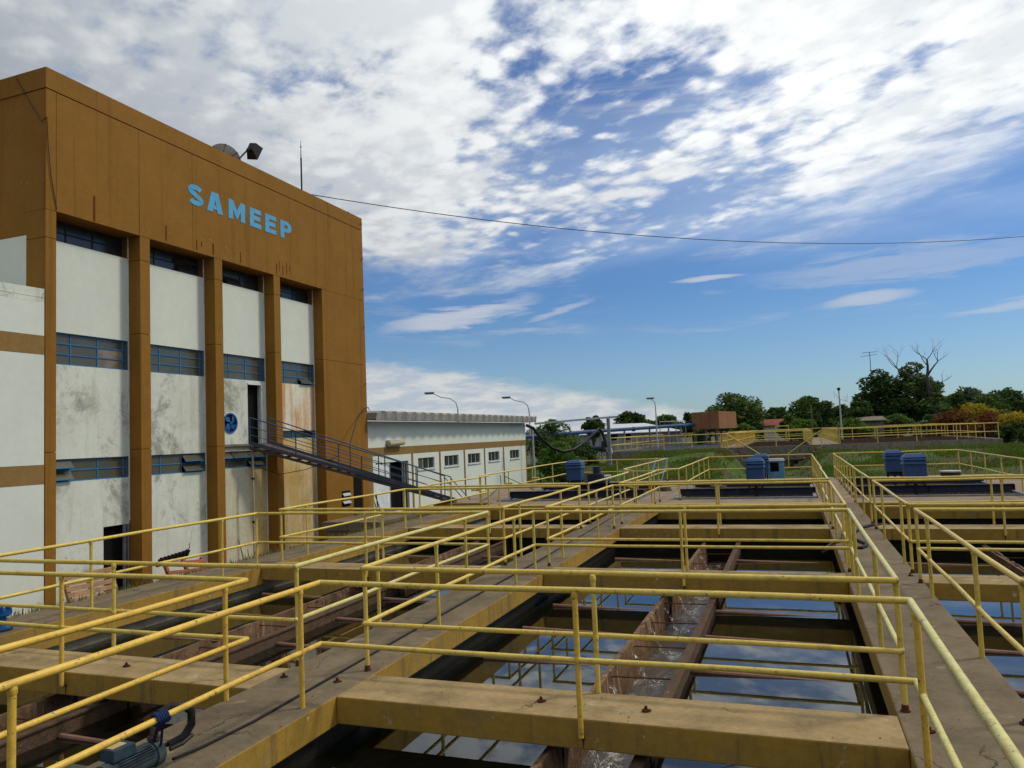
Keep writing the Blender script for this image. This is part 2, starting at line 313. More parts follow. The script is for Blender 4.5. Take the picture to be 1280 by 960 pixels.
# ================================================================= mesh helpers
class MB:
    def __init__(s): s.v = []; s.f = []
    def add(s, vs, fs):
        o = len(s.v); s.v.extend([tuple(v) for v in vs]); s.f.extend([tuple(i+o for i in f) for f in fs]); return s
    def box(s, x0, x1, y0, y1, z0, z1):
        return s.add([(x0,y0,z0),(x1,y0,z0),(x1,y1,z0),(x0,y1,z0),(x0,y0,z1),(x1,y0,z1),(x1,y1,z1),(x0,y1,z1)],
                     [(3,2,1,0),(4,5,6,7),(0,1,5,4),(1,2,6,5),(2,3,7,6),(3,0,4,7)])
    def frust(s, x0, x1, y0, y1, z0, a0, a1, b0, b1, z1):
        return s.add([(x0,y0,z0),(x1,y0,z0),(x1,y1,z0),(x0,y1,z0),(a0,b0,z1),(a1,b0,z1),(a1,b1,z1),(a0,b1,z1)],
                     [(3,2,1,0),(4,5,6,7),(0,1,5,4),(1,2,6,5),(2,3,7,6),(3,0,4,7)])
    def obox(s, c, ux, uy, uz):          # centre and three half axes
        c, ux, uy, uz = map(Vector, (c, ux, uy, uz)); vs = []
        for k in (-1, 1):
            for i, j in ((-1,-1),(1,-1),(1,1),(-1,1)): vs.append(c+ux*i+uy*j+uz*k)
        return s.add(vs, [(3,2,1,0),(4,5,6,7),(0,1,5,4),(1,2,6,5),(2,3,7,6),(3,0,4,7)])
    def bar(s, p, q, wd, ht, upv=(0,0,1)):
        p, q = Vector(p), Vector(q); d = (q-p); u = Vector(upv); sd_ = d.cross(u).normalized(); uu = sd_.cross(d).normalized()
        return s.obox((p+q)/2, d/2, sd_*wd/2, uu*ht/2)
    def tube(s, pts, r, n=10, caps=True):
        pts = [Vector(p) for p in pts]; N = len(pts)
        rs = r if isinstance(r, (list, tuple)) else [r]*N
        o = len(s.v); prev = None
        for i, p in enumerate(pts):
            if i == 0: d = (pts[1]-p).normalized(); k = 1
            elif i == N-1: d = (p-pts[i-1]).normalized(); k = 1
            else:
                d1 = (p-pts[i-1]).normalized(); d2 = (pts[i+1]-p).normalized(); d = (d1+d2)
                d = d.normalized() if d.length > 1e-6 else d1; k = 1
            if prev is None:
                u = Vector((0,0,1)) if abs(d.z) < .9 else Vector((1,0,0)); a = d.cross(u).normalized()
            else: a = (prev - d*prev.dot(d)); a = a.normalized() if a.length > 1e-5 else d.cross(Vector((0,0,1))).normalized()
            prev = a; b = d.cross(a)
            for j in range(n):
                t = 2*math.pi*j/n; s.v.append(tuple(p + (a*math.cos(t)+b*math.sin(t))*rs[i]*k))
        for i in range(N-1):
            for j in range(n):
                j2 = (j+1) % n; s.f.append((o+i*n+j, o+i*n+j2, o+(i+1)*n+j2, o+(i+1)*n+j))
        if caps: s.f.append(tuple(o+j for j in range(n))[::-1]); s.f.append(tuple(o+(N-1)*n+j for j in range(n)))
        return s
    def ball(s, c, r, nu=10, nv=6, sx=1, sy_=1, sz=1):
        o = len(s.v)
        for i in range(nv+1):
            th = math.pi*i/nv
            for j in range(nu):
                ph = 2*math.pi*j/nu
                s.v.append((c[0]+r*sx*math.sin(th)*math.cos(ph), c[1]+r*sy_*math.sin(th)*math.sin(ph), c[2]+r*sz*math.cos(th)))
        for i in range(nv):
            for j in range(nu):
                j2 = (j+1) % nu; s.f.append((o+i*nu+j, o+(i+1)*nu+j, o+(i+1)*nu+j2, o+i*nu+j2))
        return s
    def prism(s, poly, axis, a, b):      # polygon in the two other axes, extruded along axis from a to b
        n = len(poly); vs = []
        for d in (a, b):
            for (p, q) in poly:
                vs.append((d,p,q) if axis == 'x' else (p,d,q) if axis == 'y' else (p,q,d))
        return s.add(vs, [tuple(range(n))[::-1], tuple(range(n, 2*n))]+[(i,(i+1)%n,n+(i+1)%n,n+i) for i in range(n)])
    def mesh(s, name, m, smooth=False):
        me = bpy.data.meshes.new(name); me.from_pydata(s.v, [], s.f)
        if m: me.materials.append(m)
        me.validate(); 
        if smooth:
            me.shade_smooth(); me.set_sharp_from_angle(angle=R(38))
        me.update(); return me
    def build(s, name, m, parent=None, loc=(0,0,0), smooth=False, bevel=0):
        return link(name, s.mesh(name, m, smooth), parent, loc, bevel)


def link(name, me, parent=None, loc=(0,0,0), bevel=0, rot=None):
    o = bpy.data.objects.new(name, me); COL.objects.link(o); o.location = loc
    if rot: o.rotation_euler = rot
    if parent: o.parent = parent
    if bevel:
        b = o.modifiers.new('bevel', 'BEVEL'); b.width = bevel; b.segments = 2; b.limit_method = 'ANGLE'; b.angle_limit = R(40)
    return o
def thing(name, label, cat, group=None, loc=(0,0,0), rotz=0):
    o = bpy.data.objects.new(name, None); COL.objects.link(o); o.location = loc; o.rotation_euler = (0,0,rotz); o.empty_display_size = .2
    o['label'] = label; o['category'] = cat
    if group: o['group'] = group
    return o
def tag(o, label, cat, group=None):
    o['label'] = label; o['category'] = cat
    if group: o['group'] = group
    return o
def struct(o): o['kind'] = 'structure'; return o
def stuff(o, label, cat): o['kind'] = 'stuff'; o['label'] = label; o['category'] = cat; return o
def mesh_of(fn, name, m, smooth=False):
    b = MB(); fn(b); return b.mesh(name, m, smooth)


# ================================================================= basin structure
COLX = [(-10.3, -5.3), (-4.27, .66), (1.69, 6.62)]
WALKX = [(-11.33, -10.3), (-5.3, -4.27), (.66, 1.69), (6.62, 7.65)]
BEAMY = [(-.55, .12), (6.36, 7.04), (12.80, 13.46), (19.10, 19.85)]
ENDY = 25.35; NEARY = -4.0
TH = .275
def slab(name, x0, x1, y0, y1, z1=0.0, th=TH, top='walk', side='ochre', bevel=.014, n=None):
    # top sheet coloured like the walking surface, painted sides
    b = MB().box(x0, x1, y0, y1, z1-th, z1)
    me = b.mesh(name, M[top]); me.materials.append(M[side])
    for p in me.polygons:
        if p.normal.z < .5: p.material_index = 1
    return struct(link(name, me, None, (0,0,0), bevel))
for x0, x1 in WALKX:
    slab('walkway', x0, x1, NEARY, ENDY, 0.0, .36 if x0 < -11 else TH)
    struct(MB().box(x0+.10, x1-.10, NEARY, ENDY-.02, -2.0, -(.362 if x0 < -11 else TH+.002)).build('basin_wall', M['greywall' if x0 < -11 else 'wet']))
# worn strips / joints across the walkways (thin recessed lines are dark strips 2 mm proud)
for (x0, x1) in COLX:
    for (y0, y1) in BEAMY:
        slab('cross_beam', x0+.002, x1-.002, y0, y1, -.003, .258, 'beam', 'ochre')
# rear platform with three sunken flocculation tanks
PY0, PY1 = ENDY+.002, 37.6
def plat(x0, x1, y0, y1): 
    slab('platform', x0, x1, y0, y1, -.004, .5, 'paving', 'ochre', .012)
TY0, TY1 = 27.0, 36.4
plat(-13.2, -10.7, PY0+1.2, PY1); plat(-5.3, -4.1, TY0, TY1); plat(.66, 1.69, TY0, TY1); plat(6.62, 8.6, TY0, TY1)
plat(-10.7, -4.1, PY0, TY0-.01) ; plat(-4.098, 8.6, PY0, TY0-.01)
plat(-10.698, 8.6, TY1+.01, PY1)
for (x0, x1) in ((-10.7, -5.3), (-4.1, .66), (1.69, 6.62)):
    struct(MB().box(x0-.1, x1+.1, TY0-.1, TY1+.1, -.62, -.52).build('tank_floor', M['rust']))
    struct(MB().box(x0-.1, x1+.1, TY1-.02, TY1+.4, -.6, -.02).build('tank_end_wall', M['ochre']))
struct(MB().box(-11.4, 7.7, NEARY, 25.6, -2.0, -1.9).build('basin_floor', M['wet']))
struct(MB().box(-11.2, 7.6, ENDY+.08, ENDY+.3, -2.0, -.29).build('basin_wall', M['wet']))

WZ = -.50
LCX = [(-8.16, -7.36), (-2.16, -1.37), (3.75, 4.55)]
for i, (x0, x1) in enumerate(COLX):
    for xa, xb in ((x0, LCX[i][0]-.03), (LCX[i][1]+.03, x1)):
        struct(MB().add([(xa-.1,NEARY,WZ),(xb+(.1 if xb==x1 else 0),NEARY,WZ),(xb+(.1 if xb==x1 else 0),19.34,WZ),(xa-.0,19.34,WZ)], [(0,1,2,3)]).build('water', M['water']))
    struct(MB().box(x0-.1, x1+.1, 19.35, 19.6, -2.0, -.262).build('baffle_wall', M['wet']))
    # water running inside the launder
    g = MB(); nx, ny = 8, 150; xa, xb = LCX[i]
    for a in range(ny+1):
        for c in range(nx+1):
            x = xa + (xb-xa)*c/nx; y = NEARY + (19.0-NEARY)*a/ny
            g.v.append((x, y, -.80 + .045*noise.noise(Vector((x*3, y*1.6, i*7)))+.02*noise.noise(Vector((x*9, y*5, i)))))
    for a in range(ny):
        for c in range(nx): k = a*(nx+1)+c; g.f.append((k, k+1, k+nx+2, k+nx+1))
    struct(g.build('water', M['flow'], smooth=True))

# ================================================================= launders (rusty overflow channels), one per opening
SIDE = ['left', 'middle', 'right']
ROWN = ['nearest', 'second', 'third']
def jagged_plate(x, y0, y1, seed, hole=True, thick=.035):
    b = MB(); n = max(12, int((y1-y0)*9)); m = 6
    for side in (0, 1):
        for a in range(n+1):
            y = y0+(y1-y0)*a/n
            top = -.335 + .022*noise.noise(Vector((y*2.1, seed, 0))) - (.09 if hole and (math.sin(y*4.9+seed) > .955) else 0)
            for c in range(m+1):
                z = -1.15 + (top+1.15)*c/m
                bulge = .05*noise.noise(Vector((y*3, z*5, seed+side*9))) + .03*noise.noise(Vector((y*11, z*4, seed)))
                xx = x + (thick/2+.012+bulge*.9*(1 if hole else .25))*(1 if side else -1)*(.6 if c == m else 1)
                b.v.append((xx, y, z))
    S = (n+1)*(m+1)
    for a in range(n):
        for c in range(m):
            k = a*(m+1)+c; b.f.append((k, k+m+1, k+m+2, k+1)); b.f.append((S+k, S+k+1, S+k+m+2, S+k+m+1))
        k = a*(m+1)+m; b.f.append((k, k+m+1, S+k+m+1, S+k))
    return b
for ci, (xa, xb) in enumerate(LCX):
    for ri, (y0, y1) in enumerate(((.15, 6.75), (6.78, 13.1), (13.14, 19.08))):
        t = thing('launder_channel', f'rusty steel overflow channel running through the {ROWN[ri]} water opening of the {SIDE[ci]} basin column', 'channel', 'rusty overflow channels in the basins')
        jagged_plate(xa, y0, y1, ci*5+ri).build('side_plate', M['scale'], t, smooth=True)
        jagged_plate(xb, y0, y1, ci*5+ri+40, False).build('side_plate', M['rust'], t, smooth=True)
        MB().box(xb-.06, xb+.045, y0, y1, -.345, -.325).build('flange', M['rust'], t)
        MB().box(xa-.07, xa-.012, y0, y1, -.37, -.352).build('flange', M['scale'], t)
        yy = y0+.7
        while yy < y1-.3:
            MB().tube([(xa-.02, yy, -.40), (xb+.02, yy+.05, -.40)], .009, 6).build('tie_rod', M['rustbolt'], t); yy += 1.28
        # perforated feed pipes just under the water
        x0, x1 = COLX[ci]; yy = y0+1.1
        while yy < y1-.4:
            for (p, q) in ((x0+.25, xa-.05), (xb+.05, x1-.15)):
                MB().tube([(p, yy, WZ+.02), (q, yy+.03, WZ-.03)], .028, 8).build('feed_pipe', M['pipepink'], t, smooth=True)
            yy += 1.55
        # falling water
        yy = y0+.5 if ci == 1 else 1e9
        while yy < y1-.4:
            j = MB(); rr = random.Random(int(yy*100)+ci); nn = 7
            for a in range(8):
                f = a/7
                for c in range(nn):
                    g_ = c/(nn-1)-.5; wd_ = .03+.07*f
                    j.v.append((xa+.03+.20*f+.02*noise.noise(Vector((yy+a, c*.9, 1))), yy+g_*wd_*2-.10*f+.02*noise.noise(Vector((a*.8, c, yy))), -.44-.33*f*f+.02*rr.random()))
            for a in range(7):
                for c in range(nn-1): k = a*nn+c; j.f.append((k, k+1, k+nn+1, k+nn))
            o0 = len(j.v); j.v.append((xa+.34, yy, -.735))
            for c in range(22):
                a = 2*math.pi*c/22; rd = .10*(1+.6*noise.noise(Vector((math.cos(a)*1.5, math.sin(a)*1.5, yy)))); j.v.append((xa+.34+rd*1.1*math.cos(a), yy-.05+rd*1.5*math.sin(a), -.765))
            for c in range(22): j.f.append((o0, o0+1+c, o0+1+(c+1) % 22))
            o = j.build('water_jet', M['splash'], t, smooth=True); yy += 1.28
# ================================================================= guard rails
RT, RM = 1.08, .50
postcache = {}
def post_mesh(h, r, m):
    k = (round(h, 3), r, m)
    if k not in postcache:
        b = MB().tube([(0,0,0),(0,0,h)], r, 12)
        for zc_ in (h-(RT-RM), h-.035):
            b.tube([(0,0,zc_-.028),(0,0,zc_-.012),(0,0,zc_+.012),(0,0,zc_+.028)], [r*1.02, r*1.22, r*1.22, r*1.02], 12)
        postcache[k] = b.mesh('post', M[m], True)
    return postcache[k]
flange_me = MB().tube([(0,0,0),(0,0,.008)], .042, 7).tube([(0,0,.008),(0,0,.06)], [.033,.026], 10).mesh('base_flange', M['rustbolt'], True)
def rail_pipe(t, p, q, r, m, nm):
    b = MB(); pv, qv = Vector(p), Vector(q); L = (qv-pv).length; n = max(2, int(L/1.2)); sag = []
    for i in range(n+1):
        f = i/n; z = 0 if i in (0, n) else random.uniform(-.010, .008)
        sag.append(tuple(pv.lerp(qv, f)+Vector((random.uniform(-.004,.004) if 0<i<n else 0, 0, z))))
    b.tube(sag, r, 12).ball(p, r*1.02, 10, 6).ball(q, r*1.02, 10, 6)
    return b.build(nm, M[m], t, smooth=True)
def guard_rail(label, path, posts, group, mats=None, zt=RT, zm=RM, r=.027, closed=False, name='guard_rail', pr_=.024, mids=(None,)):
    """path: corner points (x,y[,z]); posts: (x,y,zbase)"""
    bx, by = path[0][0], path[0][1]
    t = thing(name, label, 'railing', group)
    pts = [(p[0], p[1], p[2] if len(p) > 2 else 0.0) for p in path]
    segs = list(zip(pts, pts[1:]+(pts[:1] if closed else [])))
    if not closed: segs = segs[:len(pts)-1]
    for i, (p, q) in enumerate(segs):
        m = (mats[i] if mats else 'rail')
        rail_pipe(t, (p[0],p[1],p[2]+zt), (q[0],q[1],q[2]+zt), r, m, 'top_rail')
        rail_pipe(t, (p[0],p[1],p[2]+zm), (q[0],q[1],q[2]+zm), r*.9, m, 'mid_rail')
    for (x, y, zb) in posts:
        g = 0 if len(pts[0]) < 3 else 0
        o = link('post', post_mesh(zt-zb+(pts[0][2]), pr_, mats[0] if mats else 'rail'), t, (x, y, zb), rot=(random.uniform(-.006,.006), random.uniform(-.006,.006), random.uniform(0,6.28)))
        if -.05 < zb < .05 and any(abs(x-p[0])+abs(y-p[1]) < .12 for p in pts): link('base_flange', flange_me, o)
    return t
GR = 'yellow pipe railings around the basin openings'
xs = [(-10.35, -5.26), (-4.39, .73), (1.64, 6.66)]
ysr = [(-.3, 6.31), (7.09, 12.76), (13.50, 19.06), (19.89, 25.30)]
what = ['nearest', 'second', 'third', 'fourth']
postY = [[0.3, 3.22, 6.0], [7.14, 8.88, 11.75], [13.55, 14.45, 17.35, 19.0], [19.95, 22.1, 24.6]]
for ci, (x0, x1) in enumerate(xs):
    for ri, (y0, y1) in enumerate(ysr):
        if ri == 0: path = [(x0, y0), (x0, y1), (x1, y1), (x1, y0)]; closed = False
        elif ri < 3: path = [(x0, y0), (x0, y1), (x1, y1), (x1, y0)]; closed = True
        else: path = [(x0, y1), (x0, y0), (x1, y0), (x1, y1)]; closed = False
        ps = []
        for x in (x0, x1):
            side_out = (x == x0 and ci == 0)
            for y in postY[ri]:
                ps.append((x, y, -.13 if side_out else 0.0))
            if 0 < ri < 3: ps.append((x, y1-.02, 0.0 if not side_out else -.13))
        xm = (x0+x1)/2+.02
        if ri < 3: ps.append((xm-.02, y1, -.14))
        if ri > 0: ps.append((xm-.04, y0-.07 if ri < 3 else y0, 0.0))
        if ri == 0: m = ['rail2' if ci < 2 else 'rail', 'rail', 'rail3' if ci else 'rail2', 'rail']
        else: m = ['rail', 'rail', 'rail3' if ri % 2 else 'rail', 'rail']
        gr_ = guard_rail(f'yellow pipe railing around the {what[ri]} opening of the {SIDE[ci]} basin column', path, ps, GR, m, closed=closed)
        if ri < 3:
            rs = random.Random(ci*7+ri); yb = BEAMY[ri+1][0]-.0015; b = MB(); xm_ = xm-.02; z_ = -.14; L_ = []
            for k in range(8): L_.append((xm_+rs.uniform(.012, .03)*(1-k/9), z_-.016*k)); 
            pl = [(p[0], p[1]) for p in L_]+[(xm_-(p[0]-xm_)*rs.uniform(.5, 1), p[1]) for p in reversed(L_)]
            b.v += [(p[0], yb, max(p[1], -.255)) for p in pl]; b.f.append(tuple(range(len(pl)))); b.build('rust_stain', M['rustbolt'], gr_)
# rear runs along the platform
GB = 'yellow pipe railings along the rear platform'
def run(label, path, n_, g=GB, zb=0.0, m=None, **kw):
    ps = []
    for (p, q), n in zip(zip(path, path[1:]), n_):
        for i in range(n+1):
            f = i/n if n else 0; ps.append((p[0]+(q[0]-p[0])*f, p[1]+(q[1]-p[1])*f, (p[2] if len(p) > 2 else 0)+zb))
    seen = set(); ps2 = []
    for p in ps:
        k = (round(p[0], 2), round(p[1], 2))
        if k not in seen: seen.add(k); ps2.append(p)
    t = guard_rail(label, path, ps2, g, m, **kw)
    return t
run('yellow railing along the outer left edge and back of the rear platform', [(-10.7, 25.32), (-10.75, 37.3), (-5.85, 37.3), (-5.85, 27.3), (-5.28, 26.2)], [4, 2, 4, 1])
run('yellow railing round three sides of the middle flocculation tank', [(-4.42, 25.35), (-4.42, 26.3), (-3.80, 26.75), (-3.85, 37.2), (.75, 37.2), (.75, 25.35)], [1, 1, 5, 1, 9])
run('yellow railing round the right flocculation tank in front of the bank', [(1.66, 25.4), (1.66, 37.2), (6.62, 37.2), (6.62, 25.4)], [8, 1, 5])

# ================================================================= bolts on the concrete
bolt_me = MB().tube([(0,0,0),(0,0,.012)], .032, 6).tube([(0,0,.012),(.004,0,.035)], .013, 6).ball((.02,.01,.006), .018, 6, 4, 1.6, 1, .4).mesh('anchor_bolt', M['rustbolt'])
bl = [((-2.3,6.67),'rusted anchor bolt on the nearest cross beam, left of the middle railing posts'),((-1.34,6.65),'rusted anchor bolt on the nearest cross beam, right of the middle railing posts'),
      ((-7.25,6.67),'rusted anchor bolt on the left near cross beam'),((-5.16,6.74),'rusted anchor bolt on the left side of the central walkway near the beam'),
      ((-4.50,6.73),'rusted anchor bolt beside the corner railing post on the central walkway'),((.84,6.71),'rusted anchor bolt at the left side of the right walkway, near the corner post'),
      ((1.55,7.05),'rusted anchor bolt at the right edge of the right walkway'),((1.57,13.29),'rusted anchor bolt between two railing corners on the right walkway')]
for (p, l) in bl:
    o = link('anchor_bolt', bolt_me, None, (*p, 0.001)); o.scale = (1.1, 1.1, 1.2); tag(o, l, 'bolt', 'rusted bolts on the concrete')

# ================================================================= main building
FX, RX = -16.6, -17.04
GZ = -1.65
K = 2.883
OY = [13.27+K*i for i in range(4)]; OW = 2.54
bld = thing('office_building', 'tall brown and white plant building with tall window bays and light blue lettering', 'building', None, (FX, 12.99, GZ))
BL = Vector((FX, 12.99, GZ))
def part(b, name, m, parent=bld, bevel=0, smooth=False):
    o = b.build(name, M[m] if isinstance(m, str) else m, parent, smooth=smooth, bevel=bevel); off = Vector((0,0,0)); q = parent
    while q: off += q.location; q = q.parent
    o.location = -off; return o
ZS, ZR = 8.42, 11.97
part(MB().box(-28, -17.35, 13.02, 27.50, GZ-.3, ZR-.02), 'body', 'brown')
# fascia in panels with open joints
JY = [12.99, 13.27, 15.80, 17.80, 22.55, 26.2, 27.52]
for a, b_2 in zip(JY, JY[1:]):
    part(MB().box(-17.34, FX, a+.006, b_2-.006, ZS, 11.425), 'fascia_panel', 'brown')
part(MB().box(-17.6, FX, 12.99, 27.52, 11.455, ZR), 'coping', 'brown')
part(MB().box(-17.36, FX-.03, 13.01, 27.5, 8.46, ZR-.05), 'joint_filler', 'groove')
part(MB().box(-27.9, -17.604, 12.99, 13.4, 11.455, ZR-.004), 'coping', 'brown')
# pilasters
def pilaster(y0, y1, zs, x1=FX):
    for a, b_2 in zip(zs, zs[1:]):
        part(MB().box(-17.34, x1, y0, y1, a+.007, b_2-.007), 'pilaster', 'brown')
    part(MB().box(-17.30, x1-.02, y0+.02, y1-.02, zs[0], zs[-1]), 'pilaster_core', 'groove')
ZJ = [GZ-.3, 2.52, 5.69, 7.74, ZS-.003]
pilaster(12.99, OY[0], [GZ-.3, 2.52, 7.30, ZS-.003] if 0 else ZJ[:2]+[7.72, ZS-.003])
for i in range(3): pilaster(OY[i]+OW, OY[i+1], ZJ)
pilaster(OY[3]+OW, 25.2, [GZ-.3, 2.52, 5.69, ZS-.003])
pilaster(25.202, 27.52, [GZ-.3, 5.69, ZS-.003])
# recessed walls per bay
def wall(y0, y1, z0, z1, m, x=RX): return part(MB().box(-17.33, x, y0, y1, z0, z1), 'wall_panel', m)
def window(y0, y1, z0, z1, cols, rows, tilt=(), glass='glass', x=RX, fm='blue'):
    X = x-.07
    fr = MB(); fw = .035
    for yy in [y0+.02]+list(cols)+[y1-.02]: fr.box(X-.03, X+.012, yy-fw/2, yy+fw/2, z0, z1)
    zs = [z0+(z1-z0)*k/rows for k in range(rows+1)]
    ed = [y0]+list(cols)+[y1]
    for k, zz in enumerate(zs):
        zz2 = min(max(zz, z0+.016), z1-.016)
        for a, b_2 in zip(ed, ed[1:]): fr.box(X-.025, X+.018, a+fw/2+.001, b_2-fw/2-.001, zz2-.014, zz2+.014)
    w_ = part(fr, 'window', fm)
    for c in range(len(ed)-1):
        for k in range(rows):
            a, b_2 = ed[c]+fw/2, ed[c+1]-fw/2; p, q = zs[k]+.014, zs[k+1]-.014
            g = 'glassw' if (glass == 'mix' and c == 2 and k < 2) else ('glass' if glass == 'mix' else glass)
            if (c, k) in tilt:
                dx = .16
                b = MB().add([(X,a,q),(X,b_2,q),(X+dx,b_2,p+.05),(X+dx,a,p+.05),(X-.008,a,q),(X-.008,b_2,q),(X+dx-.008,b_2,p+.05),(X+dx-.008,a,p+.05)],
                             [(0,3,2,1),(4,5,6,7),(2,3,7,6),(0,1,5,4),(0,4,7,3),(1,2,6,5)])
                b2 = MB().box(X+dx-.02, X+dx+.01, a, b_2, p+.03, p+.055)
                po = part(b, 'pane', g, w_); part(b2, 'pane_edge', fm, w_)
            else: part(MB().box(X-.012, X-.004, a, b_2, p, q), 'pane', g, w_)
    part(MB().box(x-.34, x-.30, y0, y1, z0, z1), 'interior', 'void', w_)
    return w_
for i in range(4):
    y0 = OY[i]; y1 = y0+OW; cs = [y0+.80, y0+1.60, y0+2.40]
    window(y0, y1, 7.82, ZS, cs, 2, {0:(), 1:((2,0),(2,1)), 2:((1,0),), 3:((0,0),)}[i], 'glassd', RX-.16, 'navy')  # soffit shade on the top row is painted: darker glass and frame colours
    wall(y0, y1, 5.51, 7.82, 'white')
    window(y0, y1, 4.70, 5.51, cs, 3, ((2,0),) if i == 3 else (), 'mix' if i == 0 else 'glass')
    if i != 3:
        window(y0, y1, 1.77 if i < 2 else 1.80, 2.34, cs, 2, {0:((0,0),(0,1)), 1:((2,0),(2,1)), 2:((0,1),(1,1),(2,0),(2,1))}[i], 'glass')
    if i < 2:
        wall(y0, y1, 2.34, 4.70, 'mildew')
    if i == 0:
        wall(y0, 14.98, GZ-.3, 1.77, 'mildew'); wall(14.982, y1, .52, 1.77, 'mildew')
    if i == 1: wall(y0, y1, GZ-.3, 1.77, 'mildew')
    if i == 2:
        dl, dr = 20.66, 21.32
        wall(y0, dl, 2.56, 4.70, 'mildew'); wall(dr+.1, y1, 2.56, 4.70, 'white'); wall(dl+.001, dr+.099, 4.62, 4.70, 'white')
        wall(y0, y1, 2.34, 2.555, 'beige'); wall(y0, y1-.9, GZ-.3, 1.80, 'beige'); wall(y1-.898, y1, GZ-.3, 1.80, 'stain')
        part(MB().box(RX+.002, RX+.10, y0, y1, 2.50, 2.57), 'ledge', 'greywall')
    if i == 3:
        wall(y0, y1, 3.0, 4.70, 'rustwall'); window(y0+.05, y1, 2.72, 3.0, [y0+1.2], 1, (), 'glassd'); wall(y0, y1, GZ-.3, 2.72, 'stain')
    # pale reveal strip at the right of every bay
    part(MB().box(RX+.001, RX+.03, y1-.024, y1-.002, 0.6 if i == 0 else -1.5, ZS), 'reveal_strip', 'whiteplastic')
# ground floor door of the first bay and door onto the footbridge
d = part(MB().box(RX-.25, RX-.2, 14.98, 15.80, GZ, .52), 'door_opening', 'void')
part(MB().box(RX-.04, RX+.03, 15.62, 15.66, GZ, .515).box(RX-.04, RX+.03, 15.74, 15.77, GZ, .515), 'frame', 'grey', d)
d = part(MB().box(RX-.25, RX-.2, 20.66, 21.4, 2.56, 4.62), 'door_opening', 'void')
part(MB().box(RX-.05, RX+.03, 21.32, 21.40, 2.58, 4.62).box(RX-.05, RX+.02, 20.66, 21.32, 4.56, 4.615), 'frame', 'whiteplastic', d)
# extractor fan
def ring(b, c, r0, r1, x0, x1, n=28):
    o = len(b.v)
    for (rr, xx) in ((r0,x0),(r1,x0),(r1,x1),(r0,x1)):
        for j in range(n): t = 2*math.pi*j/n; b.v.append((xx, c[0]+rr*math.cos(t), c[1]+rr*math.sin(t)))
    for k in range(4):
        for j in range(n): b.f.append((o+k*n+j, o+k*n+(j+1)%n, o+((k+1)%4)*n+(j+1)%n, o+((k+1)%4)*n+j))
    return b
fc = (19.79, 3.26)
fan = part(ring(MB(), fc, .285, .33, RX-.02, RX+.035), 'extractor_fan', 'brightblue', smooth=True)
part(ring(MB(), fc, .332, .365, RX-.01, RX+.008), 'seal', 'whiteplastic', fan)
part(MB().tube([(RX+.001, fc[0], fc[1]), (RX+.004, fc[0], fc[1])], .286, 28), 'backing', 'void', fan)
for k in range(4):
    b = MB(); a0 = 2*math.pi*k/4+.5; vs = []
    for j in range(7):
        f = j/6
        for sgn in (-1, 1):
            rr = .05+.215*f; ww = .55*(.35+.65*math.sin(math.pi*min(1, f*.8+.15)))*sgn
            a = a0+ww+.5*f
            vs.append((RX+.012+.02*(1+sgn*.8), fc[0]+rr*math.cos(a), fc[1]+rr*math.sin(a)))
    fs = [(2*j, 2*j+1, 2*j+3, 2*j+2) for j in range(6)]
    b.add(vs, fs); part(b, 'blade', 'brightblue', fan)
part(MB().tube([(RX+.01, *fc), (RX+.06, *fc)], .055, 14), 'hub', 'brightblue', fan)
# drain pipe and brackets
dp = part(MB().tube([(RX+.42, 20.35, 2.5), (RX+.42, 20.35, GZ)], .035, 10), 'drain_pipe', 'fibre', smooth=True)
for zz in (1.4, .0): part(MB().tube([(RX+.42, 20.35, zz), (RX+.42, 20.35, zz+.06)], .06, 10), 'bracket', 'rustbolt', dp)
# small openings in the right brown wall
so = part(MB().box(FX+.002, FX+.006, 25.46, 26.06, 0.0, .60), 'vent_opening', 'void')
for zz in (.34, .04): part(MB().obox((FX+.05, 25.76, zz+.11), (.04, 0, -.05), (0, .26, 0), (.01, 0, .012)), 'louvre', 'lightgrey', so)
part(MB().box(FX+.002, FX+.012, 26.32, 26.9, GZ, 1.2), 'doorway', M['void'])
part(MB().box(FX+.002, FX+.05, 26.95, 26.98, GZ, 1.9), 'conduit', 'brown')
# loose hooks on the right corner
for zz in (11.7, 10.2, 8.9, 7.3, 4.9):
    part(MB().tube([(FX+.001, 27.44, zz), (FX+.05, 27.44, zz), (FX+.06, 27.30, zz+.01)], .012, 6), 'hook', 'darkmetal')
# rust tears below the fascia joints (bleeding reinforcement) - proud strips of rust scale
for (yy, z0, z1, ww) in ((14.35, 8.45, 9.12, .035), (16.75, 8.5, 8.95, .025), (17.95, 8.5, 8.8, .02), (18.15, 8.65, 8.8, .02), (18.65, 8.5, 8.85, .03), (19.9, 8.5, 8.85, .02),
                         (21.75, 8.5, 8.85, .025), (21.9, 8.6, 8.95, .015), (22.1, 8.5, 8.85, .018), (22.32, 8.6, 9.0, .018), (22.5, 8.7, 8.95, .014)):
    part(MB().box(FX+.001, FX+.008, yy-ww*.8, yy+ww*.8, z0, z1), 'rust_streak', 'rusttear')
